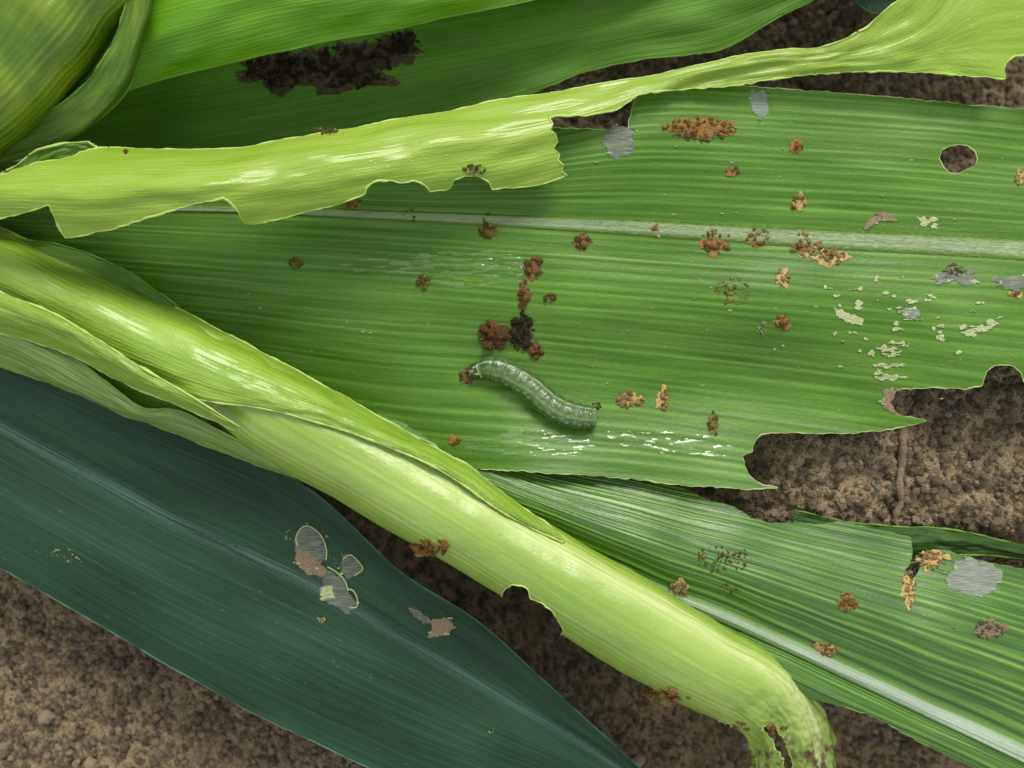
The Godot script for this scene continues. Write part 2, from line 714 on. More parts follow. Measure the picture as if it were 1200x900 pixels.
func tube(pts: Array, n: int, sides: int, radius: Callable) -> ArrayMesh:
	var v := PackedVector3Array()
	var idx := PackedInt32Array()
	for i in n + 1:
		var t := float(i) / n
		var c := spline(pts, t)
		var d := (spline(pts, minf(t + 0.01, 1.0)) - spline(pts, maxf(t - 0.01, 0.0))).normalized()
		var side := d.cross(Vector3.UP).normalized() if absf(d.y) < 0.95 else d.cross(Vector3.RIGHT).normalized()
		var up := side.cross(d)
		var r: float = radius.call(t)
		for k in sides:
			var an := TAU * k / sides
			v.append(c + (side * cos(an) + up * sin(an)) * r)
	for i in n:
		for k in sides:
			var a := i * sides + k
			var b := i * sides + (k + 1) % sides
			idx.append_array(PackedInt32Array([a, b, b + sides, a, b + sides, a + sides]))
	v.append(spline(pts, 0.0))
	v.append(spline(pts, 1.0))
	for k in sides:
		idx.append_array(PackedInt32Array([v.size() - 2, (k + 1) % sides, k, v.size() - 1, n * sides + k, n * sides + (k + 1) % sides]))
	return smooth(v, idx)


func smooth(v: PackedVector3Array, idx: PackedInt32Array, colors = null) -> ArrayMesh:
	var n := PackedVector3Array()
	n.resize(v.size())
	for k in range(0, idx.size(), 3):
		var f := (v[idx[k + 2]] - v[idx[k]]).cross(v[idx[k + 1]] - v[idx[k]])
		for e in 3:
			n[idx[k + e]] += f
	for k in n.size():
		n[k] = n[k].normalized() if n[k].length_squared() > 0 else Vector3.UP
	return array_mesh(v, n, null, idx, colors)


# A smooth ridge along the leaf, centred on v (the midrib).
func ridge(s: Dictionary, v0: float, half0: float, half1: float, lift: float, n := 220) -> ArrayMesh:
	var v := PackedVector3Array()
	var uv := PackedVector2Array()
	var idx := PackedInt32Array()
	var m := 12
	for i in n + 1:
		var t := float(i) / n
		var wd := lerpf(half0, half1, t)
		for k in m + 1:
			var e := 2.0 * k / m - 1.0
			var at := at_uv(s, t, v0 + wd * e)
			v.append(at[0] + at[1] * (lift * sqrt(maxf(0.0, 1.0 - e * e)) - 0.7 * pow(absf(e), 6.0)) * K)
			uv.append(Vector2(t, float(k) / m))
	for i in n:
		for k in m:
			var a := i * (m + 1) + k
			idx.append_array(PackedInt32Array([a, a + m + 1, a + m + 2, a, a + m + 2, a + 1]))
	return array_mesh(v, grid_normals(v, n, m), uv, idx)


func at_uv(s: Dictionary, u: float, v: float) -> Array:
	var x: float = clampf(u, 0, 1) * s.nu
	var y: float = clampf(v, 0, 1) * s.nv
	var i := mini(int(x), s.nu - 1)
	var j := mini(int(y), s.nv - 1)
	var a: int = i * (s.nv + 1) + j
	var b: int = a + s.nv + 1
	var p: PackedVector3Array = s.p
	var n: PackedVector3Array = s.n
	var nn := n[a].lerp(n[b], x - i).lerp(n[a + 1].lerp(n[b + 1], x - i), y - j).normalized()
	return [p[a].lerp(p[b], x - i).lerp(p[a + 1].lerp(p[b + 1], x - i), y - j), nn if nn.y > 0 else -nn]


# A thin patch that follows a sheet inside an outline (eaten skin, scars).
func patch(s: Dictionary, outline: PackedVector2Array, lift := 0.5) -> ArrayMesh:
	var mid := Vector2.ZERO
	for p in outline:
		mid += p
	mid /= outline.size()
	var v := PackedVector3Array()
	var idx := PackedInt32Array()
	var c := on(s, mid.x, mid.y)
	v.append(c[0] + c[1] * lift * K)
	var n := outline.size()
	for r in [0.25, 0.5, 0.75, 0.92, 1.0]:
		for p in outline:
			var g := mid.lerp(p, r)
			var at := on(s, g.x, g.y)
			v.append(at[0] + at[1] * (lift if r < 0.95 else lift * 0.55) * K * rng.randf_range(0.8, 1.25))
	for k in n:
		var k1 := (k + 1) % n
		idx.append_array(PackedInt32Array([0, 1 + k, 1 + k1]))
		for r in 4:
			var a := 1 + r * n
			idx.append_array(PackedInt32Array([a + k, a + n + k, a + n + k1, a + k, a + n + k1, a + k1]))
	var m := smooth(v, idx)
	return m


func blob(x: float, y: float, rx: float, ry: float, sd: int, wild := 0.35, n := 22) -> PackedVector2Array:
	var out := PackedVector2Array()
	var ns := noise(sd, 0.9, 3)
	for k in n:
		var a := TAU * k / n
		var r := 1.0 + wild * 1.5 * ns.get_noise_2d(cos(a) * 1.5, sin(a) * 1.5)
		out.append(Vector2(x + cos(a) * rx * r, y + sin(a) * ry * r))
	return out


# ------------------------------------------------------------------ the leaves
var next_tone := {"frass_brown": "frass_tan", "frass_red": "frass_brown", "frass_dark": "rot", "frass_tan": "frass_brown", "frass_olive": "frass_tan", "frass_grey": "frass_tan", "flake": "flake"}
var torn: Dictionary
var fold: Dictionary
var striped: Dictionary
var blue: Dictionary
var olive: Dictionary
var roll: Dictionary
var flap: Dictionary


func veined(count: float, sd: float, amp: float, wave_amp: float, seed_: int, lw := 1.0) -> Callable:
	var nz := noise(seed_, 1.0, 2)
	return func(u, v): return amp * (ribs(v, count, sd) - 0.5) + wave_amp * nz.get_noise_2d(u * 5.0 * lw, v * 2.2)


func leaves() -> void:
	var bump := streak_height(71, 26.0, 90.0)
	var wet := streak_height(72, 60.0, 30.0)

	# --- the torn leaf that the caterpillar feeds on
	var t := thing("torn_leaf", "wide torn green maize leaf that the caterpillar lies on, with round hole at right", "leaf", P(Vector3(700, 300, 0)))
	var rows := rows_of([
		[-170, 190, 4, 0, 190, 2, 150, 182, 0, 300, 172, 2, 450, 158, 3.6, 600, 135, 0.7, 750, 96, 4.5, 900, 98, -12.7, 1050, 107, -26.7, 1200, 122, -28, 1380, 140, -32],
		[-170, 214, -9, 0, 216, -9, 150, 214, -9, 300, 210, -7, 450, 206, -3.3, 600, 198, -1.6, 750, 182, 5.1, 900, 187, -4.1, 1050, 196, -13.7, 1200, 208, -15, 1380, 222, -20],
		[-170, 238, -22, 0, 240, -22, 150, 243, -20, 300, 246, -18, 450, 252, -14, 600, 259, -9, 750, 267, -4.4, 900, 276, -5.5, 1050, 284, -7.3, 1200, 292, -6, 1380, 300, -10],
		[-170, 290, -38, 0, 297, -38, 150, 308, -36, 300, 320, -32, 450, 330, -24.4, 600, 342, -6, 750, 353, 1.1, 900, 366, 7.3, 1050, 380, 13, 1200, 394, 16, 1380, 410, 12],
		[-170, 345, -58, 0, 360, -58, 150, 382, -56, 300, 402, -52, 450, 422, -43.8, 600, 432, -24, 750, 448, -23.4, 900, 466, -18.1, 1050, 486, 2.3, 1200, 508, 28, 1380, 530, 24],
		[-170, 420, -82, 0, 445, -82, 150, 478, -80, 300, 508, -77, 450, 535, -54.5, 600, 554, 6, 750, 564, 6.9, 900, 586, 14.9, 1050, 612, 24.2, 1200, 640, 20, 1380, 672, 16]])
	var out := ragged(poly([-160, 196, 300, 176, 600, 152, 648, 149, 700, 151, 735, 152, 738, 141, 741, 126, 746, 113, 758, 104, 800, 101, 870, 101, 900, 104, 960, 107, 1050, 114, 1130, 122, 1200, 128, 1365, 146,
		1365, 452, 1200, 448, 1196, 437, 1188, 429, 1172, 427, 1160, 431, 1154, 440, 1151, 452, 1130, 456, 1100, 454, 1062, 456, 1046, 456, 1038, 463, 1034, 471, 1042, 479, 1055, 487, 1080, 490, 1088, 493, 1062, 500, 1030, 505, 1000, 508,
		960, 509, 920, 507, 892, 510, 884, 519, 881, 530, 870, 535, 872, 546, 880, 560, 890, 567, 912, 572, 880, 574, 800, 569, 750, 562, 690, 557, 620, 553, 560, 550, 480, 538, 350, 500, 200, 436, 0, 384, -160, 345]), 2.2)
	var hole := poly([1100, 186, 1103, 177, 1111, 172, 1122, 170, 1134, 171, 1143, 178, 1146, 186, 1143, 194, 1133, 198, 1124, 203, 1114, 203, 1106, 197])
	torn = sheet(rows, 420, 300, out, [hole, poly([1073, 288, 1077, 287, 1079, 290, 1076, 292, 1073, 291])], veined(40, 3.0, 0.5, 5.0, 61))
	var tex := leaf_picture(1024, 600, 101, Color(0.20, 0.36, 0.03), Color(0.46, 0.62, 0.27), 40, 0.30, 0.30)
	leaf_parts(t, torn, wetted(leaf_material("torn leaf", tex, bump, 0.42, Color(0.42, 0.52, 0.06), 0.006), 0.0, 0.3, 0.40), M.rim_pale, 0.55)
	var to_leaf := func(c: Color, _u: float, v: float, s: float, _f: float) -> Color:
		return c.lerp(Color(0.31, 0.46, 0.09), smoothstep(0.18, 0.46, absf(v - 0.5) + 0.1 * s))
	var rib_m := leaf_material("torn leaf midrib", leaf_picture(1024, 64, 103, Color(0.52, 0.63, 0.42), Color(0.75, 0.81, 0.68), 5, 0.4, 0.5, Color(0.8, 0.85, 0.7), 60, to_leaf), bump, 0.3, Color(0.4, 0.4, 0.2), 0.02)
	part("midrib", local(ridge(torn, 0.4, 0.012, 0.034, 2.0), t), rib_m, t)

	# --- its upper margin, curled over and ripped off along the slit
	rows = rows_of([
		[-170, 206, 68, 0, 186, 72, 100, 174, 72, 200, 175, 72, 300, 169, 58.5, 400, 151, 45.1, 500, 133, 31.6, 600, 116, 20.2, 700, 100, 10.7, 800, 78, 14, 900, 60, 16, 980, 50, 18, 1035, 14, 22, 1090, -44.8, 26, 1160, -232.3, 26, 1250, -265, 20, 1380, -260, 10],
		[-170, 222, 98, 0, 202, 102, 100, 195, 104, 200, 195, 104, 300, 187, 89.5, 400, 169, 75.1, 500, 152, 59.6, 600, 138, 43.2, 700, 118, 26.7, 800, 88, 22, 900, 70, 20, 980, 60, 20, 1040, 38, 22, 1095, -7.3, 24, 1165, -142.7, 24, 1255, -160, 18, 1380, -155, 10],
		[-170, 240, 112, 0, 222, 116, 100, 222, 120, 200, 218, 120, 300, 211, 104.5, 400, 195, 89.1, 500, 179, 71.6, 600, 165, 52.2, 700, 140, 30.7, 800, 98, 20, 900, 80, 16, 980, 70, 16, 1045, 58, 18, 1100, 28.8, 20, 1170, -38.3, 20, 1258, -45, 16, 1380, -35, 8],
		[-170, 258, 104, 0, 246, 108, 100, 252, 112, 200, 244, 112, 300, 237, 96.5, 400, 221, 81.1, 500, 206, 64.6, 600, 194, 46.2, 700, 165, 26.7, 800, 112, 14, 900, 92, 12, 980, 80, 12, 1050, 76, 14, 1105, 66, 16, 1172, 66, 16, 1260, 66, 12, 1380, 72, 6],
		[-170, 276, 82, 0, 274, 88, 100, 286, 90, 200, 274, 90, 300, 267, 76.5, 400, 250, 63.1, 500, 238, 47.6, 600, 226, 32.2, 700, 190, 16.7, 800, 125, 8, 900, 103, 6, 980, 92, 8, 1050, 94, 8, 1105, 97, 10, 1175, 104, 10, 1262, 112, 8, 1380, 120, 4]])
	out = ragged(poly([-165, 226, 0, 206, 55, 189, 105, 177, 130, 173, 200, 172, 300, 167, 400, 149, 500, 131, 600, 114, 700, 98, 800, 76, 900, 57, 950, 53, 985, 47, 1015, 34, 1040, 5, 1060, -20, 1090, -80, 1120, -200, 1180, -270, 1375, -275,
		1375, 118, 1300, 105, 1232, 92, 1222, 72, 1208, 64, 1192, 65, 1182, 71, 1176, 82, 1178, 93, 1150, 90, 1110, 87, 1050, 84, 1000, 84, 950, 87, 900, 93, 868, 99, 830, 103, 790, 106, 762, 108, 747, 111, 738, 119, 722, 129, 692, 135, 650, 136, 643, 139, 648, 145, 645, 152, 651, 157, 654, 166, 649, 175, 656, 181, 653, 189, 661, 194, 658, 201, 668, 208,
		640, 216, 602, 221, 578, 223, 574, 214, 562, 207, 545, 206, 533, 211, 528, 222, 504, 225, 498, 216, 484, 212, 468, 214, 458, 212, 440, 212, 429, 220, 428, 226, 400, 238, 350, 252, 300, 263, 287, 262, 280, 248, 272, 238, 262, 232, 230, 238, 170, 256, 130, 270, 92, 278, 76, 279, 66, 262, 58, 240, 30, 249, 0, 256, -165, 272]), 1.8)
	fold = sheet(rows, 420, 110, out, [], veined(24, 1.0, 0.45, 5.0, 62, 2.0))
	tex = leaf_picture(1024, 384, 111, Color(0.48, 0.62, 0.14), Color(0.66, 0.76, 0.34), 24, 0.18, 0.35, Color(0.85, 0.85, 0.6), 260)
	var fm := wetted(leaf_material("curled margin", tex, wet, 0.48, Color(0.55, 0.64, 0.18), 0.014), 0.35, 0.13, 0.4)
	var fp := part("curled_margin", local(sheet_mesh(fold), t), fm, t)
	fp.set_meta("label", "pale yellow green upper margin of the torn leaf, curled over with notched edge")
	part("curled_edge", local(rim_mesh(fold, 1.0), t), M.rim, t)
	# a small green lobe that shows behind the curl at the left
	rows = rows_of([[-120, 230, 70, 0, 203, 72, 45, 174, 74, 85, 164, 74, 120, 166, 72], [-110, 245, 68, 5, 215, 70, 55, 186, 70, 90, 176, 70, 122, 176, 68], [-100, 260, 62, 10, 232, 62, 65, 205, 62, 95, 196, 62, 125, 190, 62]])
	var lobe := sheet(rows, 80, 40, poly([-115, 232, 0, 205, 20, 190, 45, 175, 75, 168, 104, 166, 116, 176, 130, 240, -100, 258]), [], veined(9, 2.0, 0.8, 3.0, 63))
	var green_m := leaf_material("deep green lobe", leaf_picture(512, 256, 115, Color(0.26, 0.42, 0.05), Color(0.44, 0.60, 0.14), 14, 0.4), bump, 0.35, Color(0.45, 0.55, 0.12))
	part("torn_lobe", local(sheet_mesh(lobe), t), green_m, t)
	part("torn_lobe_edge", local(rim_mesh(lobe, 1.2), t), M.rim, t)

	striped_leaf(bump)
	blue_leaf(bump)
	back_leaves(bump, wet)
	whorl(bump, wet)


# Moves a mesh built in the place's own axes so that its thing can stand at its base.
func local(m: ArrayMesh, o: Node3D) -> ArrayMesh:
	var a := m.surface_get_arrays(0)
	var v: PackedVector3Array = a[Mesh.ARRAY_VERTEX]
	for k in v.size():
		v[k] -= o.position
	a[Mesh.ARRAY_VERTEX] = v
	var n := ArrayMesh.new()
	n.add_surface_from_arrays(Mesh.PRIMITIVE_TRIANGLES, a)
	return n


func leaf_parts(t: Node3D, s: Dictionary, m: Material, rim: Material, width: float, blade := "blade") -> void:
	part(blade, local(sheet_mesh(s), t), m, t)
	part(blade + "_edge", local(rim_mesh(s, width), t), rim, t)


func striped_leaf(bump: Texture2D) -> void:
	var t := thing("striped_leaf", "striped green leaf with a white midrib at lower right, under the torn leaf", "leaf", P(Vector3(980, 740, -30)))
	var rows := rows_of([
		[430, 470, -74, 600, 530, -28, 750, 562, -14, 900, 590, -14, 1050, 616, -14, 1200, 648, -14, 1400, 700, -28],
		[430, 486, -52, 600, 556, -8, 750, 596, 8, 900, 634, 8, 1050, 672, 8, 1200, 712, 8, 1400, 772, -6],
		[430, 506, -34, 600, 580, 6, 750, 637, 26, 900, 688, 26, 1050, 742, 26, 1200, 796, 26, 1400, 872, 12],
		[430, 530, -62, 600, 612, -16, 750, 680, -2, 900, 745, -2, 1050, 814, -2, 1200, 884, -2, 1400, 978, -16],
		[430, 552, -54, 600, 640, -8, 750, 712, 6, 900, 778, 6, 1050, 846, 6, 1200, 914, 6, 1400, 1010, -8],
		[430, 570, -70, 600, 662, -20, 750, 742, -10, 900, 810, -10, 1050, 874, -10, 1200, 942, -10, 1400, 1040, -24]])
	var out := ragged(poly([440, 478, 600, 534, 700, 552, 790, 567, 830, 585, 858, 594, 880, 607, 900, 613, 930, 612, 965, 614, 985, 611, 1015, 618, 1040, 623, 1068, 629, 1070, 648, 1065, 662, 1060, 668, 1068, 680, 1076, 672, 1080, 656, 1088, 645, 1112, 645, 1122, 651, 1160, 660, 1200, 667, 1390, 705,
		1390, 1034, 1200, 916, 1150, 904, 1100, 882, 1062, 862, 1040, 848, 1010, 834, 980, 825, 945, 815, 915, 808, 870, 790, 700, 716, 500, 606, 440, 570]), 2.0)
	striped = sheet(rows, 330, 300, out, [], veined(30, 5.0, 1.2, 4.0, 64))
	var tex := leaf_picture(768, 600, 121, Color(0.15, 0.32, 0.0), Color(0.44, 0.60, 0.19), 30, 0.75, 0.25)
	leaf_parts(t, striped, wetted(leaf_material("striped leaf", tex, bump, 0.42, Color(0.35, 0.48, 0.10), 0.006), 0.1, 0.3, 0.62), M.rim_green, 0.5)
	var to_leaf := func(c: Color, _u: float, v: float, s: float, _f: float) -> Color:
		return c.lerp(Color(0.33, 0.50, 0.18), smoothstep(0.26, 0.47, absf(v - 0.5) + 0.08 * s))
	var rib_m := leaf_material("white midrib", leaf_picture(1024, 64, 123, Color(0.60, 0.68, 0.56), Color(0.82, 0.86, 0.82), 4, 0.3, 0.3, Color(0.9, 0.9, 0.9), 60, to_leaf), bump, 0.3, Color(0.4, 0.4, 0.3), 0.01)
	part("midrib", local(ridge(striped, 0.6, 0.034, 0.052, 5.0), t), rib_m, t)


func blue_leaf(bump: Texture2D) -> void:
	var t := thing("blue_green_leaf", "dull blue green leaf with eaten grey patch, lying low at lower left", "leaf", P(Vector3(330, 700, -80)))
	var rows := rows_of([
		[-200, 310, -75, -60, 388, -72, 80, 448, -70, 200, 498, -70, 300, 536, -74, 380, 586, -76, 470, 670, -78, 560, 728, -80, 640, 800, -84, 730, 882, -90, 820, 960, -100, 880, 1012, -110],
		[-200, 345, -74, -60, 428, -72, 80, 503, -70, 200, 562, -70, 300, 607, -72, 380, 650, -74, 470, 712, -76, 560, 768, -80, 640, 826, -84, 730, 892, -90, 820, 962, -100, 880, 1013, -110],
		[-200, 380, -86, -60, 470, -84, 80, 548, -82, 200, 612, -82, 300, 658, -82, 380, 698, -84, 470, 750, -86, 560, 804, -90, 640, 850, -94, 730, 905, -98, 820, 966, -106, 880, 1014, -112],
		[-200, 460, -76, -60, 555, -76, 80, 634, -76, 200, 700, -78, 300, 748, -80, 380, 786, -82, 470, 828, -86, 560, 868, -90, 640, 900, -94, 730, 936, -100, 820, 980, -106, 880, 1016, -112],
		[-200, 535, -88, -60, 630, -92, 80, 712, -96, 200, 782, -100, 300, 838, -104, 380, 876, -106, 470, 915, -110, 560, 948, -112, 640, 966, -114, 730, 985, -116, 820, 1000, -116, 880, 1018, -114]])
	blue = sheet(rows, 260, 260, PackedVector2Array(), [poly([387, 651, 391, 651, 392, 655, 388, 656]), poly([391, 660, 397, 661, 398, 665, 393, 665])], veined(38, 7.0, 0.4, 4.0, 65))
	# dusty bluish bloom lies in streaks along the veins; a paler band of tissue runs along the midrib
	var vary := func(c: Color, u: float, v: float, s: float, f: float) -> Color:
		var band := exp(-pow((v - 0.485 + 0.01 * s) / 0.040, 2.0))
		return c.lerp(Color(0.42, 0.50, 0.49), 0.55 * band * clampf(0.7 + s + f * 0.5, 0.0, 1.0))
	var tex := leaf_picture(768, 512, 131, Color(0.08, 0.18, 0.11), Color(0.19, 0.33, 0.24), 38, 0.20, 0.55, Color(0.5, 0.52, 0.42), 420, vary)
	leaf_parts(t, blue, wetted(leaf_material("blue green leaf", tex, bump, 0.55, Color(0.10, 0.24, 0.10), 0.005), 0.0, 0.3, 0.36), M.rim_blue, 0.7)


func back_leaves(bump: Texture2D, wet: Texture2D) -> void:
	# bright leaf along the top edge
	var t := thing("bright_leaf", "bright green leaf along the top, in front of the olive one", "leaf", P(Vector3(350, 20, 20)))
	var rows := rows_of([
		[-60, -90, 30, 150, -150, 50, 290, -170, 55, 420, -190, 46, 540, -210, 24, 680, -230, -4, 820, -250, -26],
		[-60, 0, 50, 150, -62, 68, 290, -92, 70, 420, -112, 58, 540, -132, 34, 680, -156, 4, 820, -184, -20],
		[-60, 85, 52, 150, 18, 70, 290, -16, 72, 420, -40, 58, 540, -62, 34, 680, -90, 4, 820, -122, -20],
		[-60, 135, 42, 150, 68, 56, 290, 30, 56, 420, 6, 44, 540, -18, 22, 680, -48, -8, 820, -84, -30],
		[-60, 172, 10, 150, 106, 26, 290, 69, 28, 420, 43, 18, 540, 18, 0, 680, -12, -28, 820, -50, -48]])
	var s := sheet(rows, 160, 170, PackedVector2Array(), [], veined(34, 2.2, 0.5, 7.0, 66))
	leaf_parts(t, s, leaf_material("bright leaf", leaf_picture(768, 512, 141, Color(0.32, 0.52, 0.0), Color(0.48, 0.70, 0.05), 34, 0.2, 0.3), bump, 0.4, Color(0.36, 0.66, 0.02)), M.rim_green, 0.6)

	# the olive leaf below it
	t = thing("olive_leaf", "dim olive green leaf with dark rotten stain, between the bright leaf and curled margin", "leaf", P(Vector3(480, 90, -60)))
	rows = rows_of([
		[20, 20, -85, 150, -20, -81, 300, -50, -79, 450, -70, -77, 600, -90, -77, 720, -105, -77, 840, -120, -79, 960, -135, -85, 1100, -160, -95],
		[30, 100, -87, 150, 70, -85, 300, 40, -81, 450, 18, -77, 600, -6, -73, 720, -26, -71, 840, -48, -73, 960, -74, -79, 1100, -110, -91],
		[40, 160, -93, 150, 135, -91, 300, 110, -89, 450, 84, -85, 600, 56, -81, 720, 30, -77, 840, 4, -77, 960, -30, -83, 1100, -70, -95],
		[50, 220, -101, 150, 205, -101, 300, 188, -101, 450, 160, -99, 600, 118, -95, 720, 78, -91, 840, 60, -89, 925, 14, -91, 1060, -45, -103]])
	olive = sheet(rows, 220, 150, ragged(poly([20, 0, 300, -70, 700, -110, 1090, -170, 1090, -50, 1000, -28, 950, 2, 925, 18, 900, 32, 870, 50, 840, 60, 800, 66, 760, 68, 715, 77, 680, 86, 640, 103, 600, 120, 450, 170, 150, 220, 20, 220]), 1.5), [], veined(30, 4.4, 0.5, 6.0, 67))
	leaf_parts(t, olive, leaf_material("olive leaf", leaf_picture(640, 384, 151, Color(0.25, 0.42, 0.0), Color(0.40, 0.60, 0.04), 30, 0.25, 0.4), bump, 0.6, Color(0.36, 0.66, 0.02)), M.rim_green, 0.5)

	# sheath of the stalk in the upper left corner
	t = thing("leaf_sheath", "fat yellowish green sheathed stalk in the upper left corner", "stalk", P(Vector3(60, 80, 30)))
	var c := [[-190, 180, 30, 128], [-120, 118, 40, 128], [-50, 60, 46, 128], [10, -6, 50, 128], [68, -80, 52, 128], [122, -164, 50, 128]]
	s = sheet(roll_rows(c, -40, 220, 12, 0.7), 140, 220, PackedVector2Array(), [], veined(46, 6.0, 0.9, 6.0, 68))
	part("sheath", local(sheet_mesh(s), t), leaf_material("sheath", leaf_picture(384, 512, 161, Color(0.26, 0.40, 0.02), Color(0.52, 0.60, 0.12), 46, 0.15, 0.7), wet, 0.3, Color(0.3, 0.36, 0.08), 0.008), t)
	# its thin overlapping margin, rolled round the right flank
	rows = rows_of([
		[-136, 176, 50, -52, 164, 54, 26, 144, 60, 84, 112, 74, 122, 68, 90, 144, 16, 98, 160, -50, 98, 190, -118, 92],
		[-126, 206, 40, -34, 194, 44, 52, 172, 50, 112, 136, 62, 148, 88, 82, 168, 28, 92, 182, -38, 92, 214, -104, 86],
		[-126, 210, 6, -34, 199, 6, 52, 178, 12, 116, 142, 24, 154, 92, 46, 175, 30, 58, 190, -36, 58, 222, -102, 52]])
	s = sheet(rows, 120, 40, PackedVector2Array(), [], veined(8, 1.0, 0.6, 4.0, 69))
	part("sheath_margin", local(sheet_mesh(s), t), leaf_material("sheath margin", leaf_picture(512, 128, 163, Color(0.24, 0.38, 0.04), Color(0.44, 0.55, 0.12), 8, 0.3), bump, 0.5, Color(0.2, 0.3, 0.05)), t)
	part("sheath_margin_edge", local(rim_mesh(s, 1.2), t), M.rim_green, t)

	# low leaf whose edge shows between striped leaf and soil
	t = thing("low_leaf", "thin dark green leaf edge on the soil behind the striped leaf", "leaf", P(Vector3(1090, 635, -90)))
	rows = rows_of([[930, 598, -50, 1000, 613, -36, 1060, 617, -32, 1110, 620, -32, 1160, 630, -40, 1230, 646, -60], [930, 615, -45, 1000, 628, -30, 1060, 630, -26, 1110, 634, -26, 1160, 640, -34, 1230, 652, -56], [930, 640, -50, 1000, 655, -38, 1060, 660, -34, 1110, 652, -34, 1160, 650, -42, 1230, 660, -60]])
	s = sheet(rows, 90, 40, PackedVector2Array(), [], veined(8, 3.0, 0.8, 4.0, 70))
	leaf_parts(t, s, leaf_material("low leaf", leaf_picture(256, 128, 171, Color(0.13, 0.25, 0.05), Color(0.26, 0.40, 0.10), 8, 0.4), bump, 0.5, Color(0.2, 0.3, 0.05)), M.rim_green, 1.0)

	# far leaf: corner shows at the top edge, unseen rest enlarged to shade soil
	t = thing("far_leaf", "dusky bluish leaf tip at the top edge, its unseen rest enlarged to shade the soil", "leaf", P(Vector3(1020, -10, -140)))
	rows = rows_of([
		[600, -250, -150, 760, -190, -146, 900, -100, -142, 990, -14, -138, 1012, 10, -135, 1040, 14, -135, 1070, -8, -138, 1180, -70, -142, 1330, -130, -150],
		[600, -330, -140, 760, -290, -134, 900, -220, -128, 990, -150, -122, 1020, -120, -120, 1050, -110, -120, 1090, -130, -122, 1190, -180, -128, 1340, -230, -140],
		[600, -420, -146, 760, -410, -140, 900, -380, -136, 990, -360, -132, 1030, -350, -130, 1060, -345, -130, 1100, -350, -132, 1200, -370, -138, 1350, -400, -148],
		[600, -500, -165, 760, -520, -160, 900, -530, -156, 990, -530, -152, 1040, -530, -150, 1070, -530, -150, 1110, -530, -152, 1210, -530, -158, 1360, -530, -166]])
	s = sheet(rows, 110, 90, PackedVector2Array(), [], veined(26, 3.0, 0.5, 3.0, 71))
	leaf_parts(t, s, leaf_material("far leaf", leaf_picture(256, 128, 173, Color(0.10, 0.20, 0.13), Color(0.22, 0.34, 0.25), 8, 0.4), bump, 0.5, Color(0.1, 0.2, 0.08)), M.rim_blue, 1.0)


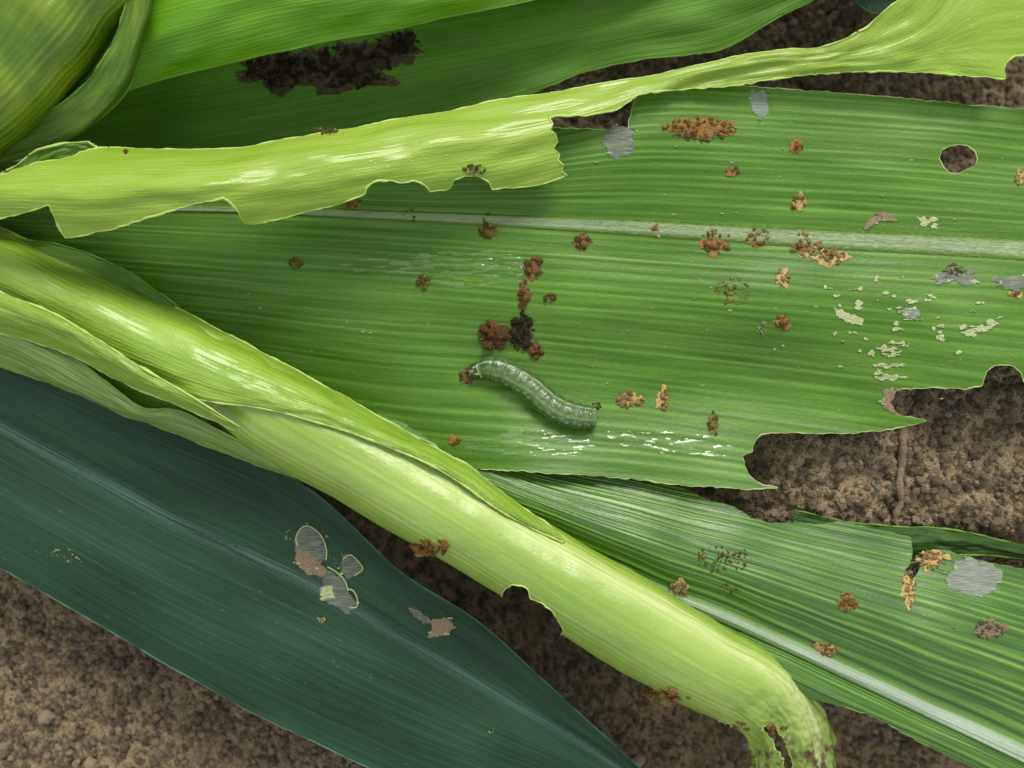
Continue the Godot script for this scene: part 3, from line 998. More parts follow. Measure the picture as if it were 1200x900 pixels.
func whorl(bump: Texture2D, wet: Texture2D) -> void:
	var t := thing("rolled_leaf", "pale lime green rolled leaf shoot running diagonally, bitten with a drooping brown tip", "leaf", P(Vector3(450, 560, 0)))
	var lime := leaf_picture(768, 320, 181, Color(0.44, 0.60, 0.11), Color(0.66, 0.77, 0.34), 26, 0.12, 0.5, Color(0.85, 0.88, 0.6), 320)
	# inner roll, nearly a closed tube, bending down to the torn tip
	var c := [[20, 318, -2, 26], [130, 374, 0, 36], [240, 430, 0, 46], [330, 488, 2, 54], [435, 548, 4, 54], [540, 610, 6, 52], [632, 666, 8, 51], [735, 728, 6, 55], [835, 786, -2, 52], [893, 818, -14, 48], [925, 858, -42, 46], [931, 905, -88, 49], [934, 955, -140, 47]]
	var cz := noise(88, 1.0, 3)
	var crease := func(u: float, v: float) -> float:
		var limp := smoothstep(0.66, 0.92, u)
		return 0.45 * (ribs(v, 26.0, 4.0) - 0.5) + 3.0 * cz.get_noise_2d(u * 9.0, v * 2.4) + limp * (9.0 * cz.get_noise_2d(u * 7.0 + 40.0, v * 10.0) + 2.5 * cz.get_noise_2d(u * 60.0, v * 40.0))
	var bite := ragged(poly([584, 712, 588, 697, 592, 689, 600, 685, 612, 686, 619, 690, 622, 701, 636, 706, 648, 715, 655, 727, 660, 738, 656, 747, 640, 780, 600, 750]), 1.6, 3.0)
	var split := ragged(poly([890, 849, 893, 851, 900, 850, 909, 855, 917, 866, 925, 881, 929, 900, 932, 1000, 922, 1000, 918, 892, 905, 868]), 2.6, 2.0)
	var low := ragged(poly([852, 846, 866, 862, 874, 878, 880, 900, 884, 1000, 820, 1000, 820, 850]), 6.0, 2.0)
	roll = sheet(roll_rows(c, -80, 280, 18), 380, 200, PackedVector2Array(), [bite, split, low], crease)
	# (see crease: the limp tip is wrinkled lengthwise)
	# the tissue dies back brown at the torn tip
	var rot := noise(77, 1.0, 3)
	var vary := func(col: Color, u: float, v: float, s: float, f: float) -> Color:
		var n := rot.get_noise_2d(u * 30.0, v * 14.0)
		var k := clampf((u - 0.87 + 0.12 * n) * 11.0, 0.0, 1.0) * clampf(0.40 + n * 1.9, 0.0, 0.9)
		var pale := exp(-pow((v - 0.36 + 0.03 * s) / 0.05, 2.0)) * clampf(0.75 + s * 0.6, 0.0, 0.9)  # pale tissue and the sheen on the roll, painted together as one band
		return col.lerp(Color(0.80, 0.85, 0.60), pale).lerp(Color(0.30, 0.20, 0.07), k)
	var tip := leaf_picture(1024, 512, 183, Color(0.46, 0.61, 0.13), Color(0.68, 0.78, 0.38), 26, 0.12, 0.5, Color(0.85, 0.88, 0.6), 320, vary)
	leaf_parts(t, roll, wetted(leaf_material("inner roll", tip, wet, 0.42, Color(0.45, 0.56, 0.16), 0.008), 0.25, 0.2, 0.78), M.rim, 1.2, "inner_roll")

	# outer wrap whose free edge crosses the roll
	var rows := rows_of([
		[-150, 205, -8, -20, 258, -6, 130, 326, -4, 268, 392, -6, 360, 440, -6, 450, 491, -4, 534, 537, 2, 604, 587, 10, 664, 634, 30],
		[-158, 220, 32, -28, 274, 34, 121, 343, 36, 262, 405, 40, 355, 451, 38, 447, 499, 32, 531, 541, 30, 601, 590, 30, 663, 634, 36],
		[-172, 244, 48, -42, 298, 50, 104, 368, 54, 247, 430, 61, 344, 467, 60, 441, 507, 52, 526, 546, 46, 597, 594, 42, 662, 635, 40],
		[-188, 270, 38, -58, 322, 40, 88, 392, 42, 234, 450, 62, 336, 477, 64, 437, 512, 58, 522, 550, 52, 593, 598, 48, 661, 635, 42],
		[-200, 290, 12, -68, 340, 14, 74, 412, 14, 223, 465, 54, 328, 483, 62, 433, 515, 58, 518, 552, 54, 590, 601, 50, 660, 636, 42]])
	flap = sheet(rows, 300, 100, PackedVector2Array(), [], veined(18, 6.0, 0.7, 3.0, 82, 2.0))
	# sap keeps the young rolled leaves wet
	var fm := wetted(leaf_material("outer wrap", lime, wet, 0.46, Color(0.48, 0.58, 0.16), 0.014), 0.35, 0.13, 0.5)
	part("outer_wrap", local(sheet_mesh(flap), t), fm, t)
	part("outer_wrap_edge", local(rim_mesh(flap, 1.3), t), M.rim, t)

	# narrow leaf lying against the roll at the left
	rows = rows_of([
		[-170, 278, 52, 0, 342, 58, 60, 366, 62, 110, 395, 66, 165, 430, 68, 222, 463, 66, 280, 500, 58],
		[-172, 290, 58, -2, 354, 62, 58, 377, 66, 109, 404, 69, 162, 437, 70, 220, 467, 67, 279, 501, 58],
		[-174, 305, 50, -3, 370, 52, 58, 392, 54, 111, 418, 58, 157, 445, 60, 217, 471, 62, 278, 502, 56],
		[-176, 322, 24, -4, 388, 24, 60, 407, 26, 115, 432, 32, 152, 453, 40, 214, 477, 50, 277, 503, 52]])
	var s := sheet(rows, 160, 50, PackedVector2Array(), [], veined(9, 2.0, 0.6, 2.5, 83))
	part("side_leaf", local(sheet_mesh(s), t), fm, t)
	part("side_leaf_edge", local(rim_mesh(s, 1.3), t), M.rim, t)

	# pale outer sheath along the lower side, with a dark fold inside it
	rows = rows_of([
		[-180, 318, 0, 0, 380, 4, 68, 404, 6, 128, 450, 16, 165, 477, 20, 215, 483, 24, 300, 528, 22, 372, 566, 10],
		[-180, 338, 4, -2, 396, 8, 60, 422, 8, 120, 458, 12, 162, 483, 16, 212, 492, 18, 298, 533, 16, 373, 567, 6],
		[-180, 356, -8, -3, 412, -4, 55, 440, -4, 112, 467, 0, 158, 488, 2, 206, 500, 4, 296, 538, 4, 374, 568, 2],
		[-180, 372, -30, -4, 428, -26, 52, 448, -26, 108, 470, -22, 156, 490, -20, 202, 507, -18, 294, 543, -14, 375, 570, -8]])
	s = sheet(rows, 170, 60, PackedVector2Array(), [], veined(11, 5.0, 0.8, 2.5, 84))
	part("outer_sheath", local(sheet_mesh(s), t), leaf_material("outer sheath", leaf_picture(512, 128, 187, Color(0.38, 0.50, 0.20), Color(0.60, 0.70, 0.40), 11, 0.5), bump, 0.35, Color(0.4, 0.5, 0.15)), t)
	part("outer_sheath_edge", local(rim_mesh(s, 1.1), t), M.rim_green, t)
	rows = rows_of([[-170, 330, 2, 0, 390, 0, 80, 402, -4, 150, 440, -6, 230, 478, 0], [-170, 345, -8, 0, 405, -12, 80, 425, -16, 150, 462, -18, 225, 488, -8], [-170, 360, -14, 0, 420, -18, 80, 448, -22, 150, 482, -24, 220, 498, -14]])
	s = sheet(rows, 90, 40, PackedVector2Array(), [], veined(8, 5.0, 0.6, 2.0, 85))
	part("inner_fold", local(sheet_mesh(s), t), fm, t)

	# thin green leaf behind the roll
	rows = rows_of([
		[-180, 212, -4, 0, 274, 2, 60, 284, 4, 105, 298, 4, 150, 318, 2, 190, 345, -2, 238, 382, -6],
		[-180, 240, 4, 0, 294, 8, 60, 305, 8, 105, 320, 8, 145, 338, 4, 185, 360, 0, 232, 390, -4],
		[-180, 275, -6, 0, 325, -4, 60, 338, -4, 100, 352, -4, 140, 368, -4, 180, 388, -8, 228, 404, -12]])
	s = sheet(rows, 140, 60, PackedVector2Array(), [], veined(10, 3.0, 0.7, 3.0, 86))
	part("back_leaf", local(sheet_mesh(s), t), leaf_material("back leaf", leaf_picture(512, 128, 191, Color(0.24, 0.40, 0.05), Color(0.42, 0.58, 0.14), 10, 0.4), bump, 0.35, Color(0.4, 0.5, 0.1)), t)
	part("back_leaf_edge", local(rim_mesh(s, 1.0), t), M.rim_green, t)


# ------------------------------------------------------------------ scars, frass, caterpillar
func small_things() -> void:
	scars()
	frass()
	caterpillar()


func scar(s: Dictionary, owner_name: String, outline: PackedVector2Array, m: Material, called := "eaten_patch", lift := 1.1) -> void:
	var t: Node3D = get_node(owner_name)
	part(called, local(patch(s, ragged(outline, 3.0, 2.0), lift), t), m, t)
	if outline.size() > 6 and (m == M.scar_grey or m == M.scar_violet or m == M.scar_tan):
		# crumbs of the same skin left standing round it
		for k in 7:
			var p := outline[rng.randi() % outline.size()]
			part(called, local(patch(s, blob(p.x + rng.randfn(0, 2.6), p.y + rng.randfn(0, 2.2), rng.randf_range(1.2, 3.2), rng.randf_range(0.8, 2.0), k + int(p.x), 0.8, 9), lift * 1.15), t), M.scar if rng.randf() < 0.45 else m, t)


# A film of leaf juice that has run along the veins: clear, lumpy, ending in a ragged outline.
func film(s: Dictionary, outline: PackedVector2Array, sd: int, wavy := 1.5) -> ArrayMesh:
	var box := Rect2(outline[0], Vector2.ZERO)
	for p in outline:
		box = box.expand(p)
	var nz := noise(sd, 1.0, 3)
	var nx := int(box.size.x / 2.0)
	var ny := int(box.size.y / 1.2)
	var v := PackedVector3Array()
	var ins := PackedByteArray()
	for i in nx + 1:
		for j in ny + 1:
			var x := box.position.x + box.size.x * i / nx
			var y := box.position.y + box.size.y * j / ny
			var at := at_plan(s, x, y)
			var lump_ := nz.get_noise_2d(x * 0.022, y * 0.26)
			v.append(at[0] + at[1] * (0.75 + wavy * lump_ + 0.07 * nz.get_noise_2d(x * 0.3, y * 0.5)) * K)
			ins.append(1 if lump_ > (-0.05 if wavy > 1.0 else -0.45) and Geometry2D.is_point_in_polygon(Vector2(x, y), outline) else 0)
	var idx := PackedInt32Array()
	for i in nx:
		for j in ny:
			var a := i * (ny + 1) + j
			if ins[a] and ins[a + 1] and ins[a + ny + 1] and ins[a + ny + 2]:
				idx.append_array(PackedInt32Array([a, a + ny + 1, a + ny + 2, a, a + ny + 2, a + 1]))
	return smooth(v, idx)


# As on(), but smooth between the cells of the sheet.
func at_plan(s: Dictionary, x: float, y: float) -> Array:
	var at := on(s, x, y)
	return at


# Beads of sap strung along the crest of a rolled leaf.
func droplets(s: Dictionary, owner_name: String, line: Array, count: int, m: Material) -> void:
	var t: Node3D = get_node(owner_name)
	var path := []
	for p in line:
		path.append(Vector3(p[0], p[1], 0))
	var g := ico(2)
	var v := PackedVector3Array()
	var idx := PackedInt32Array()
	for k in count:
		var c := spline(path, rng.randf())
		var at := on(s, c.x + rng.randfn(0, 3.0), c.y + rng.randfn(0, 5.0))
		var r := K * (0.5 + 1.3 * pow(rng.randf(), 2.0))
		var n: Vector3 = at[1]
		var a: Vector3 = at[2]
		var b := n.cross(a).normalized()
		var first := v.size()
		var long_ := rng.randf_range(1.0, 2.6)
		for p in g[0]:
			v.append(at[0] + (a * p.x * long_ + b * p.z + n * p.y * 0.55) * r)
		for i in g[1]:
			idx.append(first + i)
	var o := part("sap_beads", local(smooth(v, idx), t), m, t)
	o.set_meta("kind", "stuff")


func scars() -> void:
	# juice from the bites
	var juice := StandardMaterial3D.new()
	juice.resource_name = "leaf juice"
	juice.transparency = BaseMaterial3D.TRANSPARENCY_ALPHA
	juice.albedo_color = Color(0.9, 0.95, 0.8, 0.04)
	juice.roughness = 0.19
	juice.cull_mode = BaseMaterial3D.CULL_DISABLED
	var owner_leaf: Node3D = get_node("torn_leaf")
	for o in [[[395, 309, 440, 300, 500, 296, 560, 293, 612, 297, 618, 322, 590, 334, 540, 338, 480, 328, 420, 322]], [[535, 508, 600, 502, 660, 505, 690, 512, 700, 526, 680, 538, 640, 536, 590, 534, 545, 526]], [[398, 246, 470, 247, 560, 252, 650, 257, 650, 265, 560, 262, 470, 257, 400, 254]], [[700, 506, 760, 503, 830, 510, 862, 524, 850, 536, 790, 534, 730, 524]]]:
		part("juice_film", local(film(torn, poly(o[0]), int(o[0][0]), 1.4), owner_leaf), juice, owner_leaf)
	droplets(fold, "torn_leaf", [[60, 226], [175, 214], [300, 204], [420, 196], [470, 186], [560, 175]], 46, juice)
	droplets(flap, "rolled_leaf", [[60, 318], [130, 362], [190, 394], [250, 420], [300, 436], [360, 466], [430, 496]], 60, juice)
	droplets(roll, "rolled_leaf", [[470, 545], [560, 600], [640, 650], [720, 696]], 24, juice)
	# skin left where the caterpillar scraped the green away
	scar(torn, "torn_leaf", poly([880, 106, 897, 107, 899, 118, 901, 134, 890, 137, 881, 132, 879, 118]), M.scar_violet, "scraped_window")
	scar(torn, "torn_leaf", blob(725, 166, 19, 19, 5, 0.2), M.scar_grey, "scraped_window")
	scar(torn, "torn_leaf", blob(1067, 367, 11, 6, 6, 0.3), M.scar_violet, "scraped_window")
	scar(striped, "striped_leaf", blob(1143, 677, 32, 22, 7, 0.25, 28), M.scar_violet, "scraped_window")
	scar(torn, "torn_leaf", poly([1012, 270, 1018, 258, 1028, 251, 1040, 249, 1050, 255, 1054, 261, 1044, 259, 1034, 257, 1024, 262]), M.scar_tan, "chew_mark")
	scar(torn, "torn_leaf", blob(1118, 323, 24, 11, 9, 0.5), M.scar_grey, "chew_mark")
	scar(torn, "torn_leaf", blob(1188, 332, 22, 9, 10, 0.5), M.scar_grey, "chew_mark")
	scar(torn, "torn_leaf", poly([976, 360, 984, 362, 992, 366, 1002, 369, 1012, 374, 1010, 380, 1000, 381, 990, 377, 980, 370]), M.scar, "chew_mark")
	for k in [[1040, 408, 10, 4], [1050, 402, 8, 3], [1062, 405, 6, 3], [1045, 416, 9, 3], [1040, 428, 12, 3], [1054, 428, 8, 3], [1046, 442, 16, 4], [1030, 436, 5, 4], [1020, 415, 4, 5], [1150, 384, 14, 5], [1135, 391, 9, 4], [1163, 378, 8, 4], [1102, 396, 7, 4], [1087, 258, 9, 5], [1093, 264, 5, 4], [1083, 264, 4, 4], [1128, 384, 4, 2], [1005, 355, 4, 3], [982, 347, 4, 2], [1027, 326, 3, 5]]:
		scar(torn, "torn_leaf", blob(k[0], k[1], k[2], k[3] * 0.8, int(k[0]), 0.7, 16), M.scar, "chew_mark")
	for k in 46:
		var fx := rng.randfn(1075.0, 62.0)
		var fy := rng.randfn(386.0, 34.0)
		if fx < 1185 and fx > 930 and fy > 310 and fy < 444:
			scar(torn, "torn_leaf", blob(fx, fy, rng.randf_range(2.0, 6.5), rng.randf_range(1.2, 2.6), k, 0.7, 10), M.scar, "chew_mark")
	scar(torn, "torn_leaf", poly([1036, 457, 1052, 456, 1048, 464, 1043, 476, 1050, 484, 1042, 481, 1034, 472]), M.scar_tan, "dried_edge", 1.2)
	# the eaten patch of the blue green leaf
	scar(blue, "blue_green_leaf", poly([348, 622, 358, 616, 369, 620, 378, 630, 383, 644, 381, 656, 372, 662, 360, 660, 350, 650, 346, 636]), M.scar_grey)
	scar(blue, "blue_green_leaf", poly([346, 640, 356, 644, 368, 652, 378, 660, 384, 668, 378, 676, 366, 674, 354, 668, 347, 658]), M.scar_tan, "eaten_patch", 1.4)
	scar(blue, "blue_green_leaf", poly([374, 664, 388, 668, 402, 680, 410, 694, 418, 706, 408, 719, 394, 712, 380, 704, 374, 692, 380, 682]), M.scar_grey)
	scar(blue, "blue_green_leaf", poly([401, 652, 410, 650, 420, 658, 425, 666, 416, 674, 406, 679, 400, 668]), M.scar_grey)
	scar(blue, "blue_green_leaf", blob(384, 697, 9, 8, 15, 0.5), M.scar, "eaten_patch", 1.6)
	scar(blue, "blue_green_leaf", poly([478, 712, 488, 714, 500, 722, 506, 728, 496, 730, 484, 722]), M.scar_grey, "chew_mark")
	scar(blue, "blue_green_leaf", poly([504, 728, 516, 724, 528, 726, 532, 736, 524, 742, 512, 746, 502, 747, 506, 738]), M.scar_tan, "chew_mark")
	# pale rims where the blue green leaf's eaten patch ends
	for line in [[[349, 640], [347, 630], [352, 620], [359, 616], [369, 620], [378, 630], [383, 645], [382, 656]], [[384, 664], [394, 670], [404, 680], [408, 692]], [[402, 655], [411, 650], [421, 659], [425, 667], [416, 674]], [[407, 690], [414, 692], [419, 702], [418, 711], [410, 712]]]:
		var pts := []
		for p in line:
			pts.append(on(blue, p[0], p[1])[0] + Vector3(0, 0.0002, 0))
		var t: Node3D = get_node("blue_green_leaf")
		part("scar_rim", local(tube(pts, 24, 6, func(_t): return 0.00018), t), M.rim_pale, t)


func frass() -> void:
	# x, y, half width, half height, material, crumbs, crumb size, sheet, label
	var tl := [
		[820, 151, 44, 13, "frass_brown", 34, 5.0, "long brown frass smear beside the upper edge of the torn leaf"],
		[933, 172, 7, 11, "frass_brown", 8, 4.0, "small upright brown frass clump right of the long brown smear"],
		[858, 201, 9, 6, "frass_brown", 7, 4.0, "small brown frass lump just below the long brown smear"],
		[936, 237, 8, 11, "frass_tan", 8, 4.4, "tan frass clump between the round hole and the midrib frass"],
		[838, 282, 18, 15, "frass_brown", 22, 5.0, "square orange brown frass clump on the torn leaf's midrib"],
		[888, 278, 18, 10, "frass_brown", 14, 4.4, "brown frass crumbs on midrib next to the square clump"],
		[944, 287, 18, 14, "frass_tan", 18, 5.0, "tan frass heap on midrib, upper half of the widest clump"],
		[974, 301, 22, 10, "frass_tan", 18, 4.6, "tan frass row below midrib, right end of the widest clump"],
		[916, 326, 8, 11, "frass_tan", 8, 4.4, "slanting tan frass pellet below the midrib heap"],
		[858, 341, 22, 17, "frass_tan", 34, 2.6, "loose scatter of fine tan crumbs below the square brown clump"],
		[917, 377, 9, 9, "frass_brown", 9, 4.6, "brown frass lump with pale chewings on its left side"],
		[892, 384, 7, 9, "flake", 12, 2.2, "pale chewed fibres left of the lone brown lump below midrib"],
		[683, 283, 10, 10, "frass_red", 8, 4.6, "red brown frass lump under the midrib, above the caterpillar's tail"],
		[571, 265, 12, 14, "frass_olive", 14, 4.0, "olive brown frass clump on the midrib left of the slimy streak"],
		[483, 252, 12, 7, "frass_olive", 9, 3.4, "small olive frass clump on the midrib under the curled margin"],
		[767, 269, 9, 8, "frass_tan", 9, 3.4, "faint tan crumbs on the midrib above the caterpillar's right side"],
		[410, 238, 15, 6, "frass_brown", 10, 4.4, "brown frass tucked under the notched edge of the curled margin"],
		[625, 314, 11, 13, "frass_red", 7, 7.0, "round dark red frass lump at the top of the damp trail"],
		[614, 345, 6, 20, "frass_red", 14, 4.0, "thin red brown trail linking the damp frass lumps"],
		[644, 349, 7, 6, "frass_red", 4, 4.6, "tiny red brown pellet right of the damp trail"],
		[580, 393, 16, 18, "frass_red", 6, 11.0, "large glossy red brown pellet just above the caterpillar's head"],
		[612, 388, 14, 22, "frass_dark", 22, 6.0, "almost black damp frass heap behind the caterpillar"],
		[628, 409, 8, 12, "frass_red", 8, 5.0, "red brown crumbs touching the caterpillar's back"],
		[738, 469, 16, 8, "frass_tan", 12, 4.8, "tan frass clump right of the caterpillar's tail"],
		[777, 468, 7, 13, "frass_tan", 8, 4.6, "upright tan frass pellets further right of the caterpillar's tail"],
		[836, 497, 7, 14, "frass_olive", 9, 3.8, "dull olive frass streak near the torn leaf's lower edge"],
		[699, 475, 5, 4, "frass_red", 4, 3.0, "tiny rusty crumbs touching the tail end of the caterpillar"],
		[547, 441, 9, 9, "frass_red", 9, 3.4, "small reddish crumbs at the caterpillar's mouth"],
		[496, 331, 9, 9, "frass_olive", 8, 3.8, "olive frass spot left of the slimy streak"],
		[347, 308, 8, 8, "frass_olive", 7, 3.4, "faint olive frass spot on the dark left part of the torn leaf"],
		[1028, 283, 5, 6, "frass_brown", 4, 3.2, "single brown crumb under the tan arc-shaped chew mark"],
		[1190, 345, 10, 4, "frass_tan", 7, 3.4, "tan crumbs at the right end of the torn leaf below midrib"],
		[1120, 318, 16, 8, "frass_grey", 16, 3.2, "grey dry crumbs on the grey scraped mark by midrib"],
		[534, 516, 8, 6, "frass_brown", 7, 3.4, "brown crumbs between the rolled shoot and the caterpillar"],
		[1195, 208, 6, 9, "frass_tan", 6, 3.6, "tan crumb right of the round hole"]]
	for f in tl:
		clump(torn, f, "frass on the torn leaf")
	var sl := [
		[795, 691, 11, 13, "frass_tan", 12, 5.0, "yellow brown frass clump at the upper end of the white midrib"],
		[815, 713, 5, 5, "frass_olive", 4, 3.6, "olive crumb on the white midrib beside the yellow brown clump"],
		[963, 762, 19, 9, "frass_tan", 18, 4.6, "tan frass clump lying across the white midrib"],
		[994, 705, 13, 11, "frass_brown", 16, 4.4, "brown frass clump on dark stripes of the striped leaf"],
		[848, 655, 34, 17, "frass_olive", 34, 2.8, "fine olive crumbs scattered over the striped leaf"],
		[858, 690, 14, 8, "frass_olive", 8, 2.4, "few olive crumbs on dark stripes above the white midrib"],
		[1066, 690, 8, 22, "frass_tan", 18, 3.4, "tan crumbs below the slit in the striped leaf"],
		[1092, 655, 18, 12, "frass_tan", 22, 4.2, "tan frass beside the slit in the striped leaf's upper edge"],
		[1160, 738, 18, 11, "frass_grey", 20, 3.6, "grey crumbs under the whitish scraped window"],
		[1120, 735, 4, 4, "flake", 3, 3.0, "single pale crumb left of the grey crumbs"],
		[862, 738, 6, 4, "frass_dark", 4, 2.6, "dark speck on the white midrib"]]
	for f in sl:
		clump(striped, f, "frass on the striped leaf")
	var ol := [
		[330, 82, 42, 22, "frass_dark", 40, 7.0, "dark wet rotten frass at the left of the olive leaf's stain"],
		[412, 78, 46, 26, "frass_dark", 44, 7.0, "dark brown rotten mass in the middle of the olive leaf's stain"],
		[468, 52, 26, 14, "frass_dark", 22, 6.0, "dark frass at the upper right of the olive leaf's stain"]]
	for f in ol:
		clump(olive, f, "rotten frass on the olive leaf")
	clump(fold, [378, 154, 20, 4, "frass_olive", 16, 3.2, "dry olive crumbs on the upper edge of the curled margin"], "")
	clump(fold, [148, 178, 4, 2, "frass_red", 3, 2.4, "red brown speck on the curled margin's upper edge"], "")
	clump(fold, [556, 199, 14, 7, "frass_olive", 12, 3.0, "olive smear above the bites in the curled margin"], "")
	clump(roll, [504, 641, 22, 9, "frass_brown", 16, 9.0, "brown frass hanging on the lower side of the rolled shoot"], "")
	clump(roll, [782, 814, 28, 9, "frass_tan", 18, 10.0, "pale brown dried frass on the rolled shoot's underside near its tip"], "")
	clump(roll, [868, 852, 10, 8, "frass_brown", 10, 4.0, "brown rotten crumbs where the rolled shoot's tip splits"], "")
	clump(roll, [905, 852, 20, 6, "frass_brown", 14, 4.0, "brown crumbs above the slit in the drooping tip"], "")
	clump(blue, [78, 652, 24, 9, "flake", 9, 2.4, "few pale crumbs on the left of the blue green leaf"], "")
	clump(blue, [378, 726, 5, 4, "flake", 3, 2.6, "single pale crumb under the eaten patch of blue green leaf"], "")
	clump(blue, [576, 858, 4, 4, "flake", 3, 2.4, "pale speck near the tip of the blue green leaf"], "")
	clump(blue, [338, 628, 5, 8, "flake", 4, 2.0, "tiny pale crumbs left of the eaten patch"], "")
	# the tissue under the rotten mass has gone brown
	var ol_leaf: Node3D = get_node("olive_leaf")
	for k in [[330, 80, 44, 22], [398, 82, 60, 24], [462, 58, 30, 20]]:
		part("rotten_stain", local(patch(olive, ragged(blob(k[0], k[1], k[2], k[3], int(k[0]), 0.45, 36), 2.5, 2.0), 1.0), ol_leaf), M.rot, ol_leaf)
	# fine pale chewings all over the torn leaf
	var mm := MultiMesh.new()
	mm.transform_format = MultiMesh.TRANSFORM_3D
	mm.mesh = M.lumps_low[1]
	var tr := []
	for k in 170:
		var x := rng.randf_range(230, 1190)
		var y := rng.randf_range(150, 540)
		if x < 600 and rng.randf() < 0.55:
			continue
		if not covered(torn, x, y):
			continue
		var at := on(torn, x, y)
		var s := rng.randf_range(0.5, 1.3) * K
		tr.append(Transform3D(Basis.from_euler(Vector3(rng.randf() * TAU, rng.randf() * TAU, 0)).scaled(Vector3(s * 1.7, s, s)), at[0] + at[1] * s * 0.3))
	mm.instance_count = tr.size()
	for k in tr.size():
		mm.set_instance_transform(k, tr[k])
	var g := MultiMeshInstance3D.new()
	g.name = "chewed_dust"
	g.multimesh = mm
	g.material_override = M.flake
	g.set_meta("kind", "stuff")
	g.set_meta("label", "fine pale chewed specks sprinkled over the torn leaf")
	g.set_meta("category", "dust")
	add_child(g, true)


func covered(_s: Dictionary, x: float, y: float) -> bool:
	return y > 160 + maxf(0, 260 - x) * 0.2 and y < 430 + (minf(x, 850) - 600) * 0.2 and not (x < 670 and y < 270) and not (Vector2(x, y).distance_to(Vector2(1122, 186)) < 26) and not (x < 560 and y > 330 + (x - 100) * 0.3)


func clump(s: Dictionary, f: Array, group: String) -> void:
	var c := on(s, f[0], f[1])
	var t := thing("frass_clump", f[7], "frass", c[0], group)
	var n: int = int(f[5] * 3.6)
	if f[4] != "flake" and group != "" and f[5] > 5 and f[6] > 3.3:
		var sm := patch(s, ragged(blob(f[0], f[1], f[2] * 0.85, f[3] * 0.85, int(f[0] + f[1]), 0.7, 20), 4.0, 2.0), 1.2)
		part("smear", local(sm, t), M[f[4]], t)
	for k in n:
		var a := rng.randf() * TAU
		var r := sqrt(rng.randf())
		var at := on(s, f[0] + cos(a) * r * f[2], f[1] + sin(a) * r * f[3])
		var size: float = f[6] * K * 0.8 * (0.22 + 0.83 * pow(rng.randf(), 2.2)) * (1.0 - 0.3 * r)
		var m := part("crumb", crumb_meshes[rng.randi() % 6], M[f[4]] if rng.randf() < 0.78 else M[next_tone[f[4]]], t)
		var up := size * 0.35 * (1.0 + (1.0 - r) * 1.0)
		m.transform = Transform3D(Basis.from_euler(Vector3(rng.randf() * TAU, rng.randf() * TAU, rng.randf() * TAU)).scaled(Vector3(size * rng.randf_range(0.8, 1.3), size, size)), at[0] + at[1] * up - c[0])


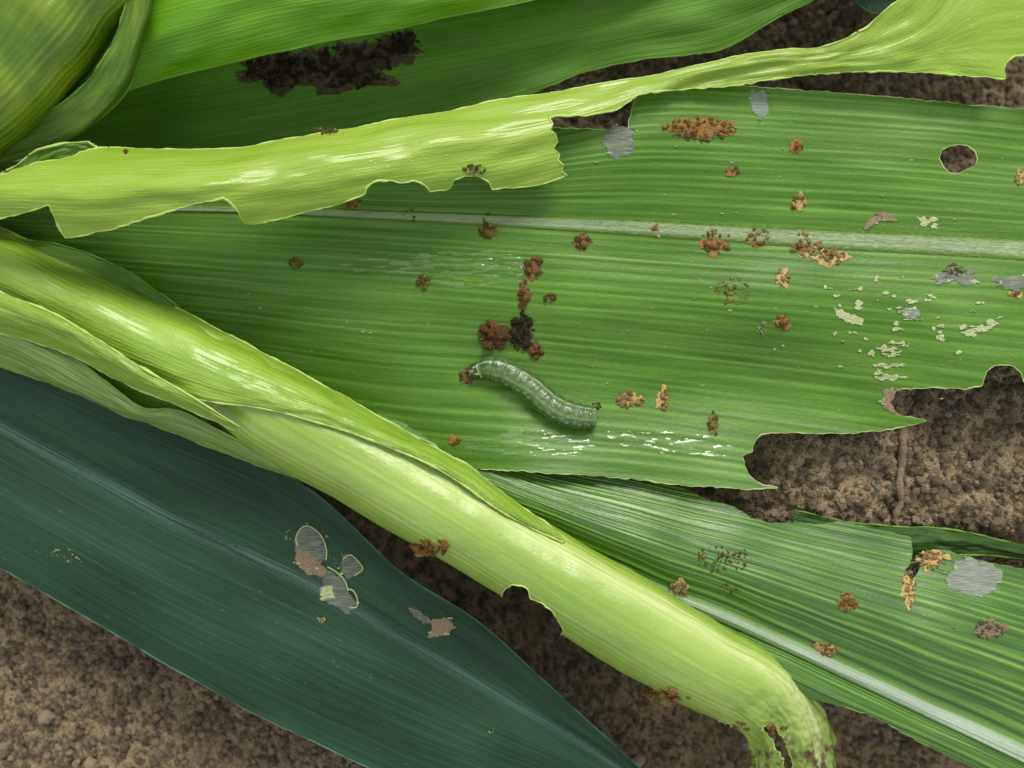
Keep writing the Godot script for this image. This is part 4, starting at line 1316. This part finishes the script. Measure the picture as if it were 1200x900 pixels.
func caterpillar() -> void:
	var line := [[553, 438, 7], [562, 434, 9], [575, 431, 11], [592, 436, 12], [609, 447, 13], [625, 461, 13], [641, 475, 13], [658, 485, 12], [675, 490, 12], [688, 491, 11], [697, 491, 9]]
	var pts := []
	var ups := []
	for p in line:
		var at := on(torn, p[0], p[1])
		pts.append(at[0] + at[1] * p[2] * K)
		ups.append(at[1])
	var base: Vector3 = on(torn, 625, 461)[0]
	var t := thing("caterpillar", "grey green striped caterpillar curved on the torn leaf beside dark frass", "caterpillar", base)
	for k in pts.size():
		pts[k] = pts[k] - base
	var n := 240
	var sides := 56
	var v := PackedVector3Array()
	var col := PackedColorArray()
	var idx := PackedInt32Array()
	var skin := noise(91, 1.0, 3)
	var segs := 12.0
	for i in n + 1:
		var u := 0.07 + 0.93 * i / n
		var c := spline(pts, u)
		var d := (spline(pts, minf(u + 0.02, 1.0)) - spline(pts, u - 0.02)).normalized()
		var up: Vector3 = spline(ups, u).normalized()
		var side := d.cross(up).normalized()
		up = side.cross(d)
		var e := (u - 0.07) / 0.93
		var ring: float = e * segs
		var f: float = ring - floor(ring)
		var bulge := pow(absf(sin(f * PI)), 0.45)
		var fold_line := exp(-pow((f - 0.62) / 0.06, 2.0)) * 0.35 + exp(-pow((f - 0.35) / 0.05, 2.0)) * 0.2
		var r := 15.0 * K * (0.90 + 0.10 * bulge - 0.04 * fold_line)
		r *= clampf(0.62 + 0.38 * smoothstep(0.0, 0.22, e), 0, 1) * (1.0 - 0.16 * smoothstep(0.72, 0.97, e)) * sqrt(clampf((1.0 - e) / 0.03, 0.0, 1.0))
		for k in sides:
			var a := TAU * k / sides        # 0 to the side, PI/2 up
			var ca := cos(a)
			var sa := sin(a)
			var lat := 1.0 + 0.06 * exp(-pow((absf(ca) - 0.93) / 0.08, 2.0)) * bulge
			var w := 1.0 + 0.035 * skin.get_noise_3d(e * 60.0, ca * 3.0, sa * 3.0)
			v.append(c + (side * ca * 1.02 + up * sa * (0.94 if sa > 0 else 0.80)) * r * lat * w)
			# lengthwise stripes: pale line down the back, dark bands, pale line on the flank
			var th := absf(rad_to_deg(acos(clampf(sin(a + 0.5), -1.0, 1.0))))   # it lies rolled a little to one side
			var nz := skin.get_noise_3d(e * 34.0, ca * 2.5, sa * 2.5) + 0.5 * skin.get_noise_3d(e * 130.0, ca * 7.0, sa * 7.0)
			var cc := Color(0.060, 0.092, 0.036)
			cc = cc.lerp(Color(0.16, 0.21, 0.11), 0.8 * exp(-pow((th - 2.0) / 4.0, 2.0)))
			cc = cc.lerp(Color(0.022, 0.036, 0.014), 0.7 * exp(-pow((th - 46.0) / 11.0, 2.0)))
			cc = cc.lerp(Color(0.26, 0.31, 0.19), 0.9 * exp(-pow((th - 62.0) / 5.0, 2.0)))
			cc = cc.lerp(Color(0.02, 0.03, 0.015), 0.7 * exp(-pow((th - 76.0) / 8.0, 2.0)))
			cc = cc.lerp(Color(0.09, 0.13, 0.045), smoothstep(95.0, 115.0, th))
			cc = cc.lerp(Color(0.13, 0.18, 0.09), 0.5 * (1.0 - bulge))
			# small dark warts in a square on each ring
			for wt in [[0.30, 22.0], [0.70, 34.0], [0.5, 66.0]]:
				var dd := Vector2((f - wt[0]) * 7.0, (th - wt[1]) / 9.0).length()
				cc = cc.lerp(Color(0.05, 0.05, 0.04), 0.75 * (1.0 - smoothstep(0.20, 0.42, dd)))
				cc = cc.lerp(Color(0.34, 0.38, 0.28), 0.5 * exp(-pow((dd - 0.62) / 0.18, 2.0)))
			# neck plate, dark with pale lines
			var plate := (1.0 - smoothstep(0.045, 0.06, e)) * (1.0 - smoothstep(70.0, 85.0, th))
			cc = cc.lerp(Color(0.03, 0.035, 0.02), 0.85 * plate)
			cc = cc.lerp(Color(0.50, 0.54, 0.42), 0.85 * plate * maxf(exp(-pow((th - 3.0) / 5.0, 2.0)), exp(-pow((th - 55.0) / 6.0, 2.0))))
			cc = cc.lerp(Color(0.50, 0.54, 0.42), 0.7 * exp(-pow((e - 0.058) / 0.006, 2.0)) * (1.0 - smoothstep(60.0, 80.0, th)))
			cc = Color(cc.r * 0.98, cc.g * 1.22, cc.b * 0.80) * (1.0 + 0.40 * nz)
			cc.a = 1.0
			col.append(cc)
	for i in n:
		for k in sides:
			var a := i * sides + k
			var b := i * sides + (k + 1) % sides
			idx.append_array(PackedInt32Array([a, b, b + sides, a, b + sides, a + sides]))
	var sm := plain("caterpillar skin", Color.WHITE, 0.42)
	sm.vertex_color_use_as_albedo = true
	sm.clearcoat_enabled = true
	sm.clearcoat = 0.35
	sm.clearcoat_roughness = 0.18
	sm.backlight_enabled = true
	sm.backlight = Color(0.3, 0.4, 0.2)
	part("body", smooth(v, idx, col), sm, t)

	# head capsule with a pale forked line
	var g := ico(4)
	v = PackedVector3Array()
	col = PackedColorArray()
	var hc: Vector3 = spline(pts, 0.06)
	var hd := (spline(pts, 0.0) - spline(pts, 0.12)).normalized()
	var hu: Vector3 = ups[0]
	var hs := hd.cross(hu).normalized()
	hu = hs.cross(hd)
	for p in g[0]:
		var q: Vector3 = p
		var w := 1.0 - 0.12 * exp(-pow(q.x / 0.14, 2.0)) * maxf(q.z, 0)
		v.append(hc + (hs * q.x * 1.0 + hu * q.y * 0.85 + hd * q.z * 0.95) * 9.6 * K * w)
		var fork := absf(absf(q.x) - maxf(0.0, (q.z - 0.25) * 0.75))
		var cc := Color(0.06, 0.05, 0.025)
		cc = cc.lerp(Color(0.07, 0.05, 0.03), 0.6 * clampf(skin.get_noise_3d(q.x * 6, q.y * 6, q.z * 6) * 2.0 + 0.3, 0, 1))
		if q.y > 0:
			cc = cc.lerp(Color(0.42, 0.42, 0.30), exp(-pow(fork / 0.09, 2.0)) * 0.85)
		col.append(cc)
	part("head", smooth(v, PackedInt32Array(g[1]), col), sm, t)
	# plate behind the head, legs and prolegs
	var leg_m := plain("caterpillar leg", Color(0.33, 0.34, 0.22), 0.4)
	for u in [0.10, 0.16, 0.22]:
		for sd in [-1, 1]:
			caterpillar_leg(t, pts, ups, u, sd, 4.2, 1.0, leg_m, "leg")
	for u in [0.44, 0.52, 0.60, 0.68, 0.95]:
		for sd in [-1, 1]:
			caterpillar_leg(t, pts, ups, u, sd, 4.6, 3.0, leg_m, "proleg")


func caterpillar_leg(t: Node3D, pts: Array, ups: Array, u: float, sd: int, r0: float, r1: float, m: Material, called: String) -> void:
	var c := spline(pts, u)
	var d := (spline(pts, u + 0.02) - spline(pts, u - 0.02)).normalized()
	var up: Vector3 = spline(ups, u).normalized()
	var side := d.cross(up).normalized() * sd
	part(called, tube([c + side * 6 * K - up * 4 * K, c + side * 9.5 * K - up * 8.0 * K, c + side * 10.5 * K - up * 11.5 * K], 10, 10, func(x): return K * lerpf(r0, r1, x)), m, t)
